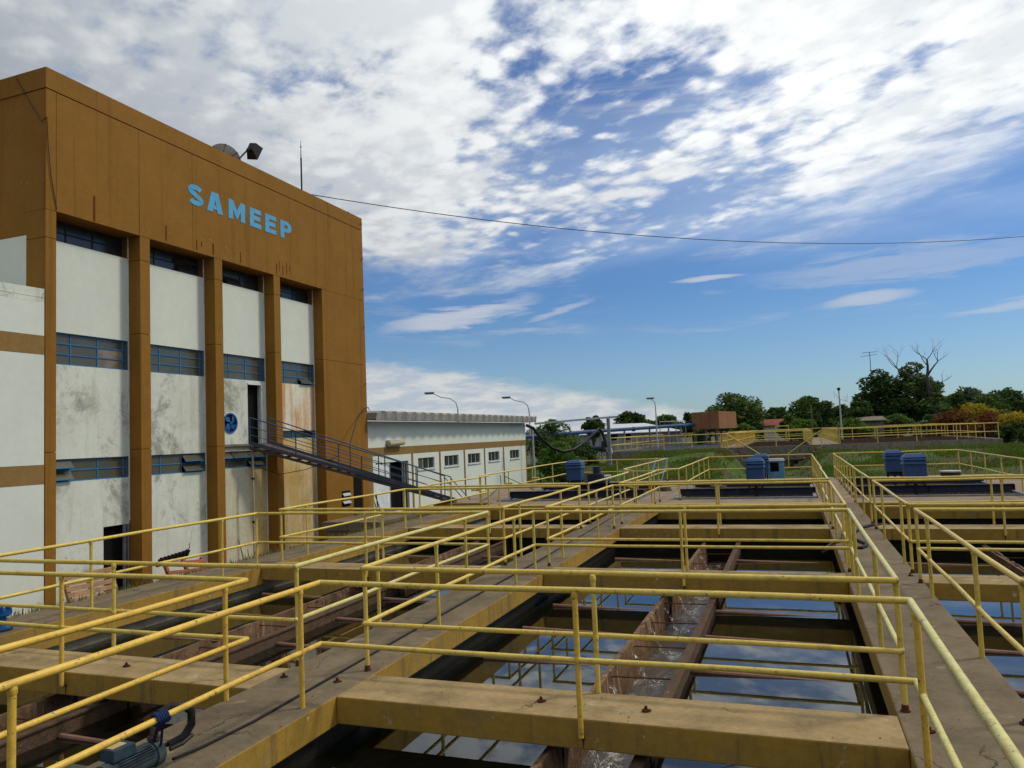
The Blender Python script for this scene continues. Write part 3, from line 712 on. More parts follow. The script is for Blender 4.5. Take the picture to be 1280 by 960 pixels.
# letters
def letter(kind, y0, y1, z0=9.86, z1=10.50):
    W, H = y1-y0, z1-z0; b = MB()
    def rect(a, b_2, c, d): b.box(FX+.002, FX+.010, y0+a*W, y0+b_2*W, z0+c*H, z0+d*H)
    def poly(pl): b.prism([(y0+p*W, z0+q*H) for p, q in pl], 'x', FX+.002, FX+.010)
    if kind == 'E':
        rect(0, .36, 0, 1); rect(.362, 1, 0, .25); rect(.362, .92, .39, .63); rect(.362, 1, .76, 1)
    if kind == 'P':
        rect(0, .34, 0, 1)
        n = 12
        for k in range(n):
            a, a2 = -math.pi/2+math.pi*k/n, -math.pi/2+math.pi*(k+1)/n
            f = lambda t, ro, rz: (.50+ro*math.cos(t), .68+rz*math.sin(t))
            poly([f(a, .16, .10), f(a, .50, .32), f(a2, .50, .32), f(a2, .16, .10)])
        rect(.342, .50, .78, 1); rect(.342, .50, .36, .58)
    if kind == 'A':
        poly([(0, 0), (.32, 0), (.64, .98), (.33, .98)] if 0 else [(0,0),(.35,0),(.52,.62),(.52,1),(.29,1)])
        poly([(1,0),(.67,0),(.522,.62),(.522,1),(.73,1)]); poly([(.40,.16),(.62,.16),(.565,.36),(.455,.36)])
    if kind == 'M':
        rect(0, .27, 0, 1); rect(.73, 1, 0, 1); poly([(.272,1),(.272,.52),(.5,.05),(.5,.52)]); poly([(.728,1),(.728,.52),(.502,.05),(.502,.52)])
    if kind == 'S':
        pts = []
        for k in range(25):
            f = k/24; 
            if f < .5: t = math.radians(22+205*(f/.48)); pts.append((.5+.33*math.cos(t), .71+.165*math.sin(t)))
            else: t = math.radians(47-205*((f-.5)/.5)); pts.append((.5+.33*math.cos(t), .29+.165*math.sin(t)))
        v = []
        for k, p in enumerate(pts):
            q0 = pts[max(0, k-1)]; q1 = pts[min(24, k+1)]; dx, dy = q1[0]-q0[0], q1[1]-q0[1]; L = math.hypot(dx, dy); nx_, ny_ = -dy/L, dx/L
            wd = .118
            v.append(((p[0]+nx_*wd*1.3, p[1]+ny_*wd), (p[0]-nx_*wd*1.3, p[1]-ny_*wd)))
        for k in range(24): poly([v[k][0], v[k+1][0], v[k+1][1], v[k][1]])
    return part(b, 'letter', 'letter')
for kch, a, c in (('S',17.60,18.26),('A',18.40,19.10),('M',19.36,20.15),('E',20.38,20.96),('E',21.17,21.77),('P',22.0,22.64)): letter(kch, a, c)
# side recess towards the camera
part(MB().box(-28, -17.25, 12.985, 13.015, 4.5, 7.84), 'side_wall_panel', 'white')

# annex
ax = thing('annex_wing', 'low white wing with two brown bands left of the tall brown building', 'building', None, (FX, 12.9, GZ))
def apart(b, n, m, bevel=0): return part(b, n, m, ax, bevel)
zt_ = lambda y: 6.46-(12.96-y)*.112
for (z0, z1, m) in ((GZ-.3, 1.78, 'white'), (2.232, 4.85, 'white'), (5.302, 6.10, 'white')):
    apart(MB().box(-19.5, FX-.02, 2.0, 12.975, z0, z1), 'wall_panel', m)
for (z0, z1) in ((1.782, 2.23), (4.852, 5.30)): apart(MB().box(-19.4, FX-.012, 2.0, 12.975, z0, z1), 'brown_band', 'brownband')
apart(MB().add([(-19.5,2,6.102),(FX-.02,2,6.102),(FX-.02,12.975,6.102),(-19.5,12.975,6.102),(-19.5,2,6.2),(FX-.02,2,6.2),(FX-.02,12.975,6.44),(-19.5,12.975,6.44)],
      [(3,2,1,0),(4,5,6,7),(0,1,5,4),(1,2,6,5),(2,3,7,6),(3,0,4,7)]), 'parapet', 'mildew')
apart(MB().add([(-19.6,2,6.20),(FX-.014,2,6.20),(FX-.014,12.972,6.22),(-19.6,12.972,6.22),(-19.6,2,6.205),(FX-.014,2,6.205),(FX-.014,12.972,6.235),(-19.6,12.972,6.235)],
      [(3,2,1,0),(4,5,6,7),(0,1,5,4),(1,2,6,5),(2,3,7,6),(3,0,4,7)]), 'drip_edge', 'mildew')

# long white building
WX = -16.8
wb = thing('white_building', 'long single storey white building with brown band and corrugated roof', 'building', None, (WX, 28, GZ))
def wpart(b, n, m, parent=wb, bevel=0, smooth=False): return part(b, n, m, parent, bevel, smooth)
wins = [(32.34, 34.10), (35.25, 37.0), (38.25, 40.0), (41.25, 43.0), (44.85, 46.6)]
wpart(MB().box(-26, WX-.40, 27.54, 47.9, GZ-.3, 3.35), 'body', 'whitewall')
wpart(MB().box(WX-.118, WX, 27.54, 47.95, 2.22, 3.36), 'upper_wall', 'white')
wpart(MB().box(WX-.118, WX+.004, 27.54, 47.952, 1.86, 2.218), 'brown_band', 'brownband')
pil = [28.1, 31.74, 34.7, 37.75, 40.62, 43.7, 47.9]
segs = [(28.15, 31.67)]+[(a+.07, b_2-.07) for a, b_2 in zip(pil[1:], pil[2:])]
for k, (a, b_2) in enumerate(segs):
    if k == 0:
        wpart(MB().box(WX-.118, WX+.001, a, 28.42, GZ, 1.858), 'wall_panel', 'white')
        wpart(MB().box(WX-.118, WX+.001, 31.36, b_2, GZ, 1.858), 'wall_panel', 'white')
        wpart(MB().box(WX-.118, WX+.001, 28.422, 31.358, 1.55, 1.858), 'wall_panel', 'white')
        dd = wpart(MB().box(WX-.39, WX-.33, 28.42, 31.36, GZ, 1.55), 'door_opening', 'void')
        wpart(MB().box(WX-.07, WX-.03, 28.45, 29.62, GZ+.05, 1.50), 'door_leaf', 'whiteplastic', dd)
        wpart(MB().box(WX-.075, WX-.02, 29.62, 29.68, GZ, 1.54).box(WX-.075, WX-.02, 31.0, 31.06, GZ, 1.54).box(WX-.075, WX-.02, 30.8, 30.84, GZ, 1.54), 'frame', 'grey', dd)
    else:
        y0, y1 = wins[k-1]
        wpart(MB().box(WX-.118, WX+.001, a, b_2, GZ, 1.08), 'wall_panel', 'white')
        wpart(MB().box(WX-.118, WX+.001, a, b_2, 1.62, 1.858), 'wall_panel', 'white')
        wpart(MB().box(WX-.118, WX+.001, a, y0, 1.081, 1.619), 'wall_panel', 'white'); wpart(MB().box(WX-.118, WX+.001, y1, b_2, 1.081, 1.619), 'wall_panel', 'white')
        fr = MB()
        for yy in (y0+.02, y0+.58, y0+1.16, y1-.02): fr.box(WX-.09, WX-.05, yy-.02, yy+.02, 1.085, 1.615)
        fr.box(WX-.09, WX-.055, y0+.04, y1-.04, 1.085, 1.11).box(WX-.09, WX-.055, y0+.04, y1-.04, 1.59, 1.615)
        ww = wpart(fr, 'window', 'lightgrey')
        for j in range(3): wpart(MB().box(WX-.085, WX-.075, y0+.04+.56*j, y0+.56+.58*j if j < 2 else y1-.04, 1.11, 1.59), 'pane', 'glassd' if j != 0 or k > 1 else 'glass', ww)
        wpart(MB().box(WX, WX+.06, y0-.06, y1+.06, 1.03, 1.078), 'sill', 'whiteplastic', ww)
    if k: wpart(MB().box(WX-.11, WX+.03, pil[k]-.068, pil[k]+.068, GZ, 1.857), 'pilaster', 'brownband')
wpart(MB().box(WX-.11, WX+.03, 27.56, 28.148, GZ, 1.857), 'pilaster', 'brownband')
wpart(MB().box(WX-.11, WX+.02, 47.832, 47.95, GZ, 1.857), 'pilaster', 'brownband')
# corrugated roof: trapezoid profile, sloping down away from the eave, deep front edge
pitch_ = .92; yy = 27.54; k = 0
def zcor(y):
    f = ((y-27.54) % pitch_)/pitch_
    return (0 if f < .30 else (f-.30)/.2 if f < .5 else 1 if f < .8 else (1-f)/.2)
n = int((48.6-27.54)/.0575)
b = MB()
for i in range(n+1):
    y = 27.54+i*.0575; c = zcor(y)*.09
    for (x, zz) in ((WX+.64, 3.68), (-27, 4.1)):
        b.v.append((x, y, zz+c)); b.v.append((x, y, zz+c-.04))
for i in range(n):
    o = i*4; b.f += [(o, o+2, o+6, o+4), (o+1, o+5, o+7, o+3), (o, o+4, o+5, o+1)]
wpart(b, 'roof_sheet', 'fibre')
b = MB()
for i in range(n+1):
    y = 27.54+i*.0575; c = zcor(y)*.12
    b.v.append((WX+.645, y, 3.685+zcor(y)*.085)); b.v.append((WX+.60-c*.55, y, 3.375))
for i in range(n): o = 2*i; b.f.append((o, o+1, o+3, o+2))
wpart(b, 'eave_flashing', 'fibre')
wpart(MB().box(WX-.1, WX+.38, 27.54, 48.6, 3.39, 3.415), 'soffit', 'fibre')
wpart(MB().box(WX-.1, WX+.60, 48.56, 48.6, 3.416, 3.68), 'end_cap', 'fibre'); wpart(MB().box(WX-.1, WX+.60, 27.53, 27.56, 3.416, 3.68), 'end_cap', 'fibre')
# wall lamp
lamp = thing('wall_lamp', 'long beige tube lamp fixed on the white building above its door', 'lamp', None, (WX+.15, 30, 2.36))
part(MB().tube([(WX+.16, 29.28, 2.36), (WX+.16, 29.32, 2.36), (WX+.16, 30.62, 2.40), (WX+.16, 30.68, 2.40)], [.05, .12, .12, .06], 10), 'cover', 'lampcover', lamp, smooth=True)
part(MB().box(WX+.005, WX+.2, 29.35, 30.6, 2.46, 2.52), 'back_plate', 'lightgrey', lamp)
# landing slab before the white building door
ls = thing('entrance_slab', 'raised concrete slab in front of the white building door', 'slab', None, (-13, 23, 0))
part(MB().box(-14.2, -12.1, 20.6, 24.6, -.28, -.02), 'top', 'walk', ls)
part(MB().box(-14.1, -12.2, 20.75, 21.0, GZ, -.281).box(-14.1, -12.2, 24.2, 24.45, GZ, -.281).box(-12.4, -12.2, 21.01, 24.19, GZ, -.281), 'base', 'greywall', ls)

# footbridge from the first-floor door down to the platform
br = thing('footbridge', 'sloping steel footbridge with blue handrails from the upper door to the platform', 'footbridge', None, (-14.3, 24, 1.3))
A0, A1 = Vector((-16.55, 20.12, 2.56)), Vector((-16.55, 21.08, 2.56))
B0, B1 = Vector((-12.35, 26.9, .06)), Vector((-13.05, 27.75, .06))
def bp(s, f, up=0): 
    p = (A0.lerp(B0, f) if s == 0 else A1.lerp(B1, f)); return p+Vector((0, 0, up))
NB = 22
for k in range(NB):
    f0, f1 = k/NB+.002, (k+1)/NB-.002
    vs = [bp(0,f0), bp(1,f0), bp(1,f1), bp(0,f1), bp(0,f0,-.035), bp(1,f0,-.035), bp(1,f1,-.035), bp(0,f1,-.035)]
    part(MB().add(vs, [(0,3,2,1),(4,5,6,7),(0,1,5,4),(1,2,6,5),(2,3,7,6),(3,0,4,7)]), 'deck_plate', 'deck', br)
    f = (k+.5)/NB
    part(MB().bar(bp(0,f,-.07)-Vector((.05,0,0)), bp(1,f,-.07), .05, .055), 'cross_bar', 'darkmetal', br)
for s in (0, 1):
    part(MB().bar(bp(s,0,-.13), bp(s,1,-.10), .05, .09), 'stringer', 'darkmetal', br)
    part(MB().bar(bp(s,0,.045), bp(s,1,.045), .015, .09), 'kick_plate', 'navy', br)
    for zz, rr in ((.86, .020), (.57, .012), (.30, .012)):
        part(MB().tube([bp(s,0,zz), bp(s,.97,zz)], rr, 8), 'handrail', 'bridgeblue', br, smooth=True)
    for k in range(6):
        f = .002+k*.1935+(.02 if s and 0 < k < 5 else 0); f = min(f, .97)
        part(MB().tube([bp(s,f,-.05), bp(s,f,.86)], .020, 8), 'post', 'bridgeblue', br)
    part(MB().tube([bp(s,.97,.80), bp(s,.97,.80).lerp(bp(s,1,0), 1.0)+Vector((.35,.5,-.02))], .018, 8), 'brace', 'bridgeblue', br)

# ================================================================= small things near the building
def pallet(label, loc, rot, m, bw, n=7, w_=1.2, h=1.0):
    t = thing('pallet', label, 'pallet', None, loc); t.rotation_euler = rot
    for k in range(n):
        yy = -h/2+h*(k+.5)/n; MB().box(-w_/2, w_/2, yy-bw/2, yy+bw/2, .085, .105).build('board', M[m], t)
    for xx in (-w_/2+.05, 0, w_/2-.05): MB().box(xx-.045, xx+.045, -h/2, h/2, 0, .084).build('stringer', M[m], t)
    return t
pallet('weathered wooden pallet leaning on the building wall beside its open ground door', (-15.9, 13.66, -.98), (R(68), R(0), R(84)), 'wood', .118, 9, 1.25, 1.28)
pallet('broken red plastic pallet leaning on the wall between two brown pilasters', (-15.9, 16.72, -1.05), (R(58), R(5), R(86)), 'redplastic', .10, 4, 1.4, 1.05)
dj = thing('scrap_pile', 'dark scrap crate and twisted wire on top of the red pallet', 'scrap', None, (-16.0, 16.4, -.8))
part(MB().obox((-16.25, 16.55, -.52), (.05,0,.10), (0,.55,.05), (.03,0,-.01)), 'crate_side', 'darkmetal', dj)
for k in range(8): part(MB().obox((-16.2, 16.08+.13*k, -.50+.01*k), (.02,0,.07), (0,.02,0), (.06,0,0)), 'crate_rib', 'darkmetal', dj)
part(MB().tube([(-16.2,16.6,-.45),(-16.1,16.8,-.36),(-16.1,17.0,-.30),(-16.2,17.08,-.2)], .012, 6), 'wire', 'darkmetal', dj)

# dry branches by the pipe
br2 = thing('dry_branches', 'dry broken branches standing at the wall beside the drain pipe', 'branches', None, (-16.1, 19.5, -1.0))
for (p, q) in (((-16,19.2,-1.3),(-16.1,19.0,-.35)),((-16,19.3,-1.3),(-16,19.7,-.75)),((-16,19.4,-1.3),(-16.1,19.4,-.7)),((-16,19.0,-1.3),(-16,18.5,-.95))):
    part(MB().tube([p, q], [.025, .008], 5), 'branch', 'deadwood', br2)

# roof: floodlight, dish, mast
fl = thing('floodlight', 'black floodlight on a slanted bracket at the roof edge', 'floodlight', None, (-17.3, 20.6, ZR))
part(MB().tube([(-17.3,20.75,ZR-.1),(-17.25,20.55,ZR+.25),(-17.15,21.05,ZR+.85)], .03, 8), 'bracket', 'darkmetal', fl)
hd = part(MB().frust(-.12,.12,-.17,.17,0,-.20,.20,-.29,.29,.34), 'housing', 'darkmetal', fl)
hd.location = Vector((-17.1, 21.15, ZR+.98))-Vector((-17.3,20.6,ZR)); hd.rotation_euler = (R(-118), R(8), R(10))
hl = MB().box(-.19,.19,-.28,.28,.342,.35).build('lens', M['lens'], hd)
part(MB().tube([(-17.15,21.0,ZR+.80),(-17.12,21.1,ZR+.93)], .05, 8), 'knuckle', 'darkmetal', fl)
ds = thing('satellite_dish', 'grey mesh satellite dish on the roof beside the floodlight', 'dish', None, (-18.2, 20.9, ZR))
b = MB(); nr, na = 6, 22
for i in range(nr+1):
    rr = .62*i/nr
    for j in range(na): t = 2*math.pi*j/na; b.v.append((rr*math.cos(t), rr*math.sin(t), .28*(rr/.62)**2))
for i in range(nr):
    for j in range(na): b.f.append((i*na+j, i*na+(j+1)%na, (i+1)*na+(j+1)%na, (i+1)*na+j))
do = b.build('reflector', M['fibre'], ds, (0, 0, .48), True); do.rotation_euler = (R(-55), R(-20), 0)
for j in range(8):
    t = 2*math.pi*j/8; q = MB().tube([(0,0,-.01),(.31*math.cos(t),.31*math.sin(t),.06),(.63*math.cos(t),.63*math.sin(t),.28)], .012, 5).build('rib', M['darkmetal'], do)
MB().tube([(0,0,0),(0,0,.48)], .03, 8).build('stand', M['darkmetal'], ds)
ms = thing('roof_mast', 'thin upright mast with pointed tip on the brown roof', 'mast', None, (-17.4, 24.45, ZR))
part(MB().tube([(-17.4,24.45,ZR-.2),(-17.4,24.45,13.7)], .032, 8), 'lower_pole', 'navy', ms)
part(MB().tube([(-17.4,24.45,13.7),(-17.4,24.45,14.42)], [.022,.008], 8), 'spike', 'grey', ms)
part(MB().ball((-17.4,24.45,14.15), .035, 8, 6), 'collar', 'grey', ms)
ck = MB(); ck.tube([(-16.9, 26.95, ZR), (-16.9, 26.95, ZR+.1)], .02, 6).ball((-16.9,26.95,ZR+.14), .05, 8, 5)
tag(ck.build('roof_insulator', M['darkmetal']), 'tiny dark insulator on the roof corner under the wire', 'insulator')
pts = []
P0, P1 = Vector((-17.4, 24.45, 12.3)), Vector((20.5, 50.5, 12.85))
for i in range(33):
    f = i/32; p = P0.lerp(P1, f); p.z -= 4*f*(1-f)*1.75; pts.append(tuple(p))
tag(MB().tube(pts, .016, 6).build('overhead_wire', M['rubber']), 'black overhead wire sagging from the roof mast across the sky', 'wire')
tag(MB().tube([(FX+.02,13.0,10.7),(FX+.03,13.03,10.0),(FX+.03,13.1,9.3),(FX+.02,13.27,8.46)], .010, 6).build('hanging_cable', M['rubber']), 'thin black cable hanging down the corner of the brown tower', 'cable')
tag(MB().tube([(-17.6,12.97,ZR-.1),(-17.0,12.96,11.0),(FX-.1,12.96,10.6),(FX+.02,13.0,10.7)], .008, 6).build('corner_wire', M['rubber']), 'thin wire running over the top left corner of the tower', 'cable')
tag(MB().tube([(-15.3,24.05,2.3),(-15.9,25.2,2.7),(-16.3,26.2,3.35),(-16.45,27.0,3.85),(-16.5,27.45,3.92),(-16.6,27.7,3.80)], .018, 6).build('loose_cable', M['rubber']), 'black cable looping from the footbridge rail up to the wall corner', 'cable')
tag(MB().tube([(-16.6,20.4,1.85),(-16.3,21.3,1.5),(-16.0,22.4,1.6),(-15.3,23.3,2.0)], .012, 6).build('sagging_wire', M['rubber']), 'thin wire sagging under the footbridge between drain pipe and deck', 'cable')

# ================================================================= pump near the camera
pu = thing('water_pump', 'small blue grey electric pump tied by blue rope to the near railing', 'pump', None, (-4.72, 4.3, 0))
u = Vector((.05, 1, 0)).normalized(); v_ = Vector((1, -.05, 0)).normalized()
c0 = Vector((-4.70, 4.36, .13))
b = MB().tube([c0-u*.19, c0+u*.17], .085, 20); part(b, 'motor_body', 'motorgrey', pu, smooth=True)
for k in range(14):
    a = -1.3+2.6*k/13; dn = v_*math.sin(a)+Vector((0,0,1))*math.cos(a)
    part(MB().bar(c0-u*.15+dn*.092, c0+u*.15+dn*.092, .005, .022, tuple(dn)), 'cooling_fin', 'motorgrey', pu)
part(MB().tube([c0-u*.25, c0-u*.19], .088, 20), 'fan_cover', 'motorgrey', pu, smooth=True)
jb = part(MB().frust(-.075,.075,-.10,.10,0,-.066,.066,-.09,.09,.085), 'junction_box', 'pumpblue', pu, .008)
jb.location = c0+Vector((-.02,-.09,.085))-Vector((-4.72,4.3,0)); jb.rotation_euler = (0,0,R(-3))
MB().box(-.062,.03,-.075,.045,.0852,.089).build('name_plate', M['tag'], jb)
part(MB().tube([c0+u*.17, c0+u*.24], [.10,.095], 20).tube([c0+u*.24, c0+u*.27], [.06,.055], 16), 'pump_casing', 'motorgrey', pu, smooth=True)
e0 = c0+u*.20
part(MB().tube([e0+Vector((0,0,.06)), e0+Vector((0,.01,.17)), e0+Vector((-.01,.02,.24)), e0+Vector((.02,.05,.28))], [.035,.032,.030,.028], 12), 'outlet_elbow', 'rust', pu, smooth=True)
part(MB().tube([e0+Vector((0,.005,.10)), e0+Vector((0,.008,.13))], .048, 8), 'coupling', 'rust', pu)
pts = [e0+Vector((.02,.05,.28)), e0+Vector((.05,.12,.31)), e0+Vector((.10,.20,.30)), e0+Vector((.13,.25,.24)), e0+Vector((.13,.25,.14)), e0+Vector((.10,.20,.06)), e0+Vector((.05,.10,.03))]
part(MB().tube(pts, .032, 12), 'suction_hose', 'rubber', pu, smooth=True)
part(MB().tube([e0+Vector((.02,.08,.03)), e0+Vector((.10,.22,.03)), e0+Vector((.14,.24,.06)), e0+Vector((.13,.16,.03)), e0+Vector((.10,.06,.02))], .017, 8), 'cable_loop', 'rubber', pu, smooth=True)
part(MB().box(-4.80,-4.60,4.20,4.26,0,.06).box(-4.80,-4.60,4.44,4.50,0,.06), 'foot', 'motorgrey', pu)
rp = MB()
for k in range(5):
    yc = 4.28+.022*k
    rp.tube([(-4.39+.040*math.cos(2*math.pi*j/12), yc+.004*j/3, RM+.040*math.sin(2*math.pi*j/12)) for j in range(13)], .011, 6)
rp.tube([(-4.40, 4.33, RM-.03), (-4.46, 4.42, .40), (-4.55, 4.50, .26), (-4.62, 4.56, .20)], .009, 6)
rp.tube([(-4.41, 4.35, RM-.03), (-4.50, 4.40, .36), (-4.62, 4.50, .25)], .014, 6)
tag(rp.build('rope', M['rope'], smooth=True), 'dark blue rope wound around the near mid rail holding the pump', 'rope')
cb = [(-4.66,4.72,.03),(-4.64,5.03,.012),(-4.60,5.58,.012),(-4.62,6.32,.012),(-4.66,7.99,.012),(-4.68,8.94,.012),(-4.72,11.36,.012),(-4.76,14.06,.012),(-4.82,15.81,.012),(-4.88,18.18,.012),(-5.0,21.7,.012),(-5.05,24,.012)]
tag(MB().tube(cb, .013, 8).build('power_cable', M['rubber'], smooth=True), 'long black cable lying along the central walkway', 'cable')
hs = [(.45,16.3,-.05),(.63,16.64,.03),(.8,16.88,.03),(.86,17.5,.10),(1.0,17.6,.03),(1.3,18.94,.03),(1.6,19.53,.03),(1.95,20.0,-.02)]
tag(MB().tube(hs, .032, 8).build('hose', M['rubber'], smooth=True), 'black hose crossing the right walkway between the railings', 'hose', 'black hoses on the right walkway')
hs = [(.40,16.1,-.1),(.63,16.0,.03),(.85,15.91,.03),(1.10,15.98,.03),(1.2,16.25,.03),(1.22,16.5,.03),(1.08,17.1,.03),(.98,17.4,.03)]
tag(MB().tube(hs, .032, 8).build('hose', M['rubber'], smooth=True), 'black hose bent in a loop on the right walkway', 'hose', 'black hoses on the right walkway')

# grit and dead leaves on the concrete
rr = random.Random(21); b = MB()
for _ in range(1100):
    k = rr.random(); x0, x1 = WALKX[rr.choice((0, 1, 1, 2, 2))]; e = rr.random()**2.2*.5
    x = x0+.03+e*(x1-x0) if rr.random() < .5 else x1-.03-e*(x1-x0); y = 2+23*rr.random()**1.4; s_ = rr.uniform(.004, .016)
    if k < .08:
        x0, x1 = COLX[rr.choice((0, 1, 1, 2))]; y0, y1 = BEAMY[rr.choice((1, 1, 2, 3))]; x = rr.uniform(x0+.05, x1-.05); y = rr.uniform(y0+.04, y1-.04)
    a = rr.uniform(0, 3.14); dx, dy = math.cos(a)*s_, math.sin(a)*s_; o = len(b.v); h = rr.uniform(.002, .008)
    b.v += [(x-dx, y-dy, .001), (x+dy*.6, y-dx*.6, h), (x+dx, y+dy, .002), (x-dy*.6, y+dx*.6, .001)]; b.f.append((o, o+1, o+2, o+3))
stuff(b.build('debris', M['earth']), 'tiny dead leaves and grit scattered on the concrete walkways', 'debris')

# blue valve at the left edge of the picture
vv = thing('pipe_valve', 'blue flanged valve standing on the left walkway at the picture edge', 'valve', None, (-10.62, 7.62, 0))
for (z0, z1, rr) in ((0,.03,.16),(.03,.06,.155),(.06,.22,.085),(.22,.25,.15),(.255,.285,.15)): MB().tube([(0,0,z0),(0,0,z1)], rr, 20).build('flange' if rr > .1 else 'body', M['darkmetal' if z0 == 0 else 'brightblue'], vv, smooth=True)
for k in range(8):
    a = 2*math.pi*k/8+.3; MB().tube([(.125*math.cos(a),.125*math.sin(a),.20),(.125*math.cos(a),.125*math.sin(a),.33)], .017, 6).ball((.125*math.cos(a),.125*math.sin(a),.33), .026, 6, 4).build('bolt', M['brightblue'], vv)
MB().tube([(0,0,.285),(0,0,.36)], .05, 10).build('stem', M['brightblue'], vv)

# ================================================================= flocculator drives and girders
def girder(label, x0, x1, y, z0=0.0):
    t = thing('steel_girder', label, 'girder', 'dark blue girders across the rear tanks', ((x0+x1)/2, y, z0))
    h = .26
    part(MB().box(x0, x1, y-.005, y+.005, z0+.02, z0+h-.02), 'web', 'navy', t)
    part(MB().box(x0, x1, y-.09, y+.09, z0+h-.02, z0+h), 'flange', 'navy', t); part(MB().box(x0, x1, y-.09, y+.09, z0, z0+.02), 'flange', 'navy', t)
    for f in (0, .5, 1): part(MB().box(x0+(x1-x0)*f-.01, x0+(x1-x0)*f+.01, y-.088, y-.006, z0+.021, z0+h-.021), 'stiffener', 'navy', t)
    return t
for (x0, x1, nm) in ((-10.75, -5.35, 'left'), (-4.05, .62, 'middle'), (1.75, 6.55, 'right')):
    girder(f'front dark blue steel girder across the {nm} rear tank', x0, x1, 28.45)
    girder(f'back dark blue steel girder across the {nm} rear tank', x0, x1, 32.7)
    t = thing('tank_surround', f'grey steel edge frame around the {nm} rear tank', 'frame', 'grey steel frames around the rear tanks', ((x0+x1)/2, 27, 0))
    part(MB().box(x0, x1, 27.02, 27.12, -.1, .05), 'front_member', 'grey', t)
    part(MB().box(x1-.10, x1, 27.13, 36.3, -.08, .06), 'side_member', 'grey', t); part(MB().box(x0, x0+.1, 27.13, 36.3, -.08, .06), 'side_member', 'grey', t)
    # rust brown scum baffle with pale deposit
    t2 = thing('scum_baffle', f'rust brown baffle with pale deposits in the {nm} rear tank', 'baffle', 'rusty baffles in the rear tanks', ((x0+x1)/2, 28, 0))
    part(MB().box(x0+.1, x1-.2, 27.6, 27.66, -.42, -.06), 'plate', 'scale', t2); part(MB().box(x0+.1, x1-.2, 29.8, 29.88, -.42, -.08), 'plate', 'scale', t2)
def drive(label, x, y, w_=.60, h=.82, z=.26, m='motorblue'):
    t = thing('mixer_drive', label, 'motor housing', 'blue mixer drive housings on the rear tanks', (x, y, z)); d_ = .30
    for sx in (-1, 1):
        for sy2 in (-1, 1): MB().box(sx*w_*.38-.025, sx*w_*.38+.025, sy2*.22-.025, sy2*.22+.025, 0, .22).build('leg', M['darkmetal'], t)
    MB().tube([(0,0,-.7),(0,0,.24)], .05, 10).build('shaft', M['darkmetal'], t)
    MB().box(-w_*.28, w_*.28, -.2, .2, .05, .22).build('gearbox', M['navy'], t, bevel=.02)
    MB().box(-w_/2, w_/2, -d_, d_, .22, .22+h*.62).build('housing', M[m], t, bevel=.012)
    z1 = .22+h*.62
    MB().frust(-w_/2-.05, w_/2+.05, -d_-.05, d_+.05, z1+.001, -w_/2+.01, w_/2-.01, -d_+.01, d_-.01, z1+.11).build('louvre_ring', M[m], t)
    MB().box(-w_/2+.03, w_/2-.03, -d_+.03, d_-.03, z1+.10, z1+.13).build('vent_gap', M['navy'], t)
    MB().frust(-w_/2-.05, w_/2+.05, -d_-.05, d_+.05, z1+.131, -w_/2+.01, w_/2-.01, -d_+.01, d_-.01, z1+.22).build('louvre_ring', M[m], t)
    MB().frust(-w_/2-.03, w_/2+.03, -d_-.03, d_+.03, z1+.221, -w_/2+.09, w_/2-.09, -d_+.09, d_-.09, z1+.33).build('cap', M[m], t)
    return t
drive('front blue drive housing standing on the middle rear tank girder', -1.34, 28.45)
drive('back blue drive housing half hidden behind the front one on the middle rear tank', -1.30, 32.7)
drive('front blue drive housing standing on the right rear tank girder', 3.74, 28.45, .66, .80)
drive('back blue drive housing on the right rear tank, left of the front one', 3.60, 32.7, .60, .80)
drive('single covered blue drive housing on the left rear tank before the grass bank', -8.85, 31.5, .66, .84)
t = thing('electric_motor', 'uncovered dark blue motor on the left rear tank, right of the covered housing', 'motor', None, (-8.2, 32.7, .26))
MB().box(-.5,.5,-.3,.3,0,.1).build('base_plate', M['navy'], t); MB().box(-.38,.3,-.25,.25,.1,.42).build('gearbox', M['navy'], t, bevel=.03)
MB().tube([(.0,0,.42),(.0,0,.72)], .17, 16).build('motor_body', M['navy'], t, smooth=True); MB().tube([(.35,0,.25),(.62,0,.25)], .10, 12).build('coupling', M['lightgrey'], t, smooth=True)
t = thing('control_cabinet', 'pale blue open control cabinet beside the back drive of the middle rear tank', 'cabinet', None, (-.72, 33.5, 0))
MB().box(-.30,.30,-.2,.2,.26,.98).build('case', M['paleblue'], t, bevel=.01); MB().box(-.24,.10,-.206,-.201,.55,.92).build('opening', M['void'], t)
MB().frust(-.34,.34,-.26,.24,.981,-.30,.30,-.2,.2,1.08).build('lid', M['lightgrey'], t); MB().box(.26,.30,-.21,-.2,.0,.26).box(-.3,-.26,-.21,-.2,0,.26).build('leg', M['darkmetal'], t)
# small clutter on the platform
for (x, y, r_, l) in ((-2.9, 31.2, .38, 'dark brown round manhole cover on the middle rear tank slab'), (-5.0, 31.0, .3, 'dark brown round cover on the strip between the rear tanks')):
    tag(MB().tube([(x,y,-.0),(x,y,.16)], [r_, r_*.8], 18).build('manhole_cover', M['rust'], smooth=True), l, 'cover')
tag(MB().box(-3.3,-2.9,32.1,32.5,0,.18).build('concrete_block', M['beam'], bevel=.02), 'small pale concrete block near the corner of the middle rear tank', 'block')
t = thing('flower_pot', 'dark round tub with white rim at the right end of the platform', 'tub', None, (5.65, 33.6, 0))
MB().tube([(0,0,0),(0,0,.36)], [.3,.36], 16).build('tub', M['rust'], t, smooth=True); ring_ = MB().tube([(0,0,.36),(0,0,.41)], .38, 16).build('rim', M['lightgrey'], t)
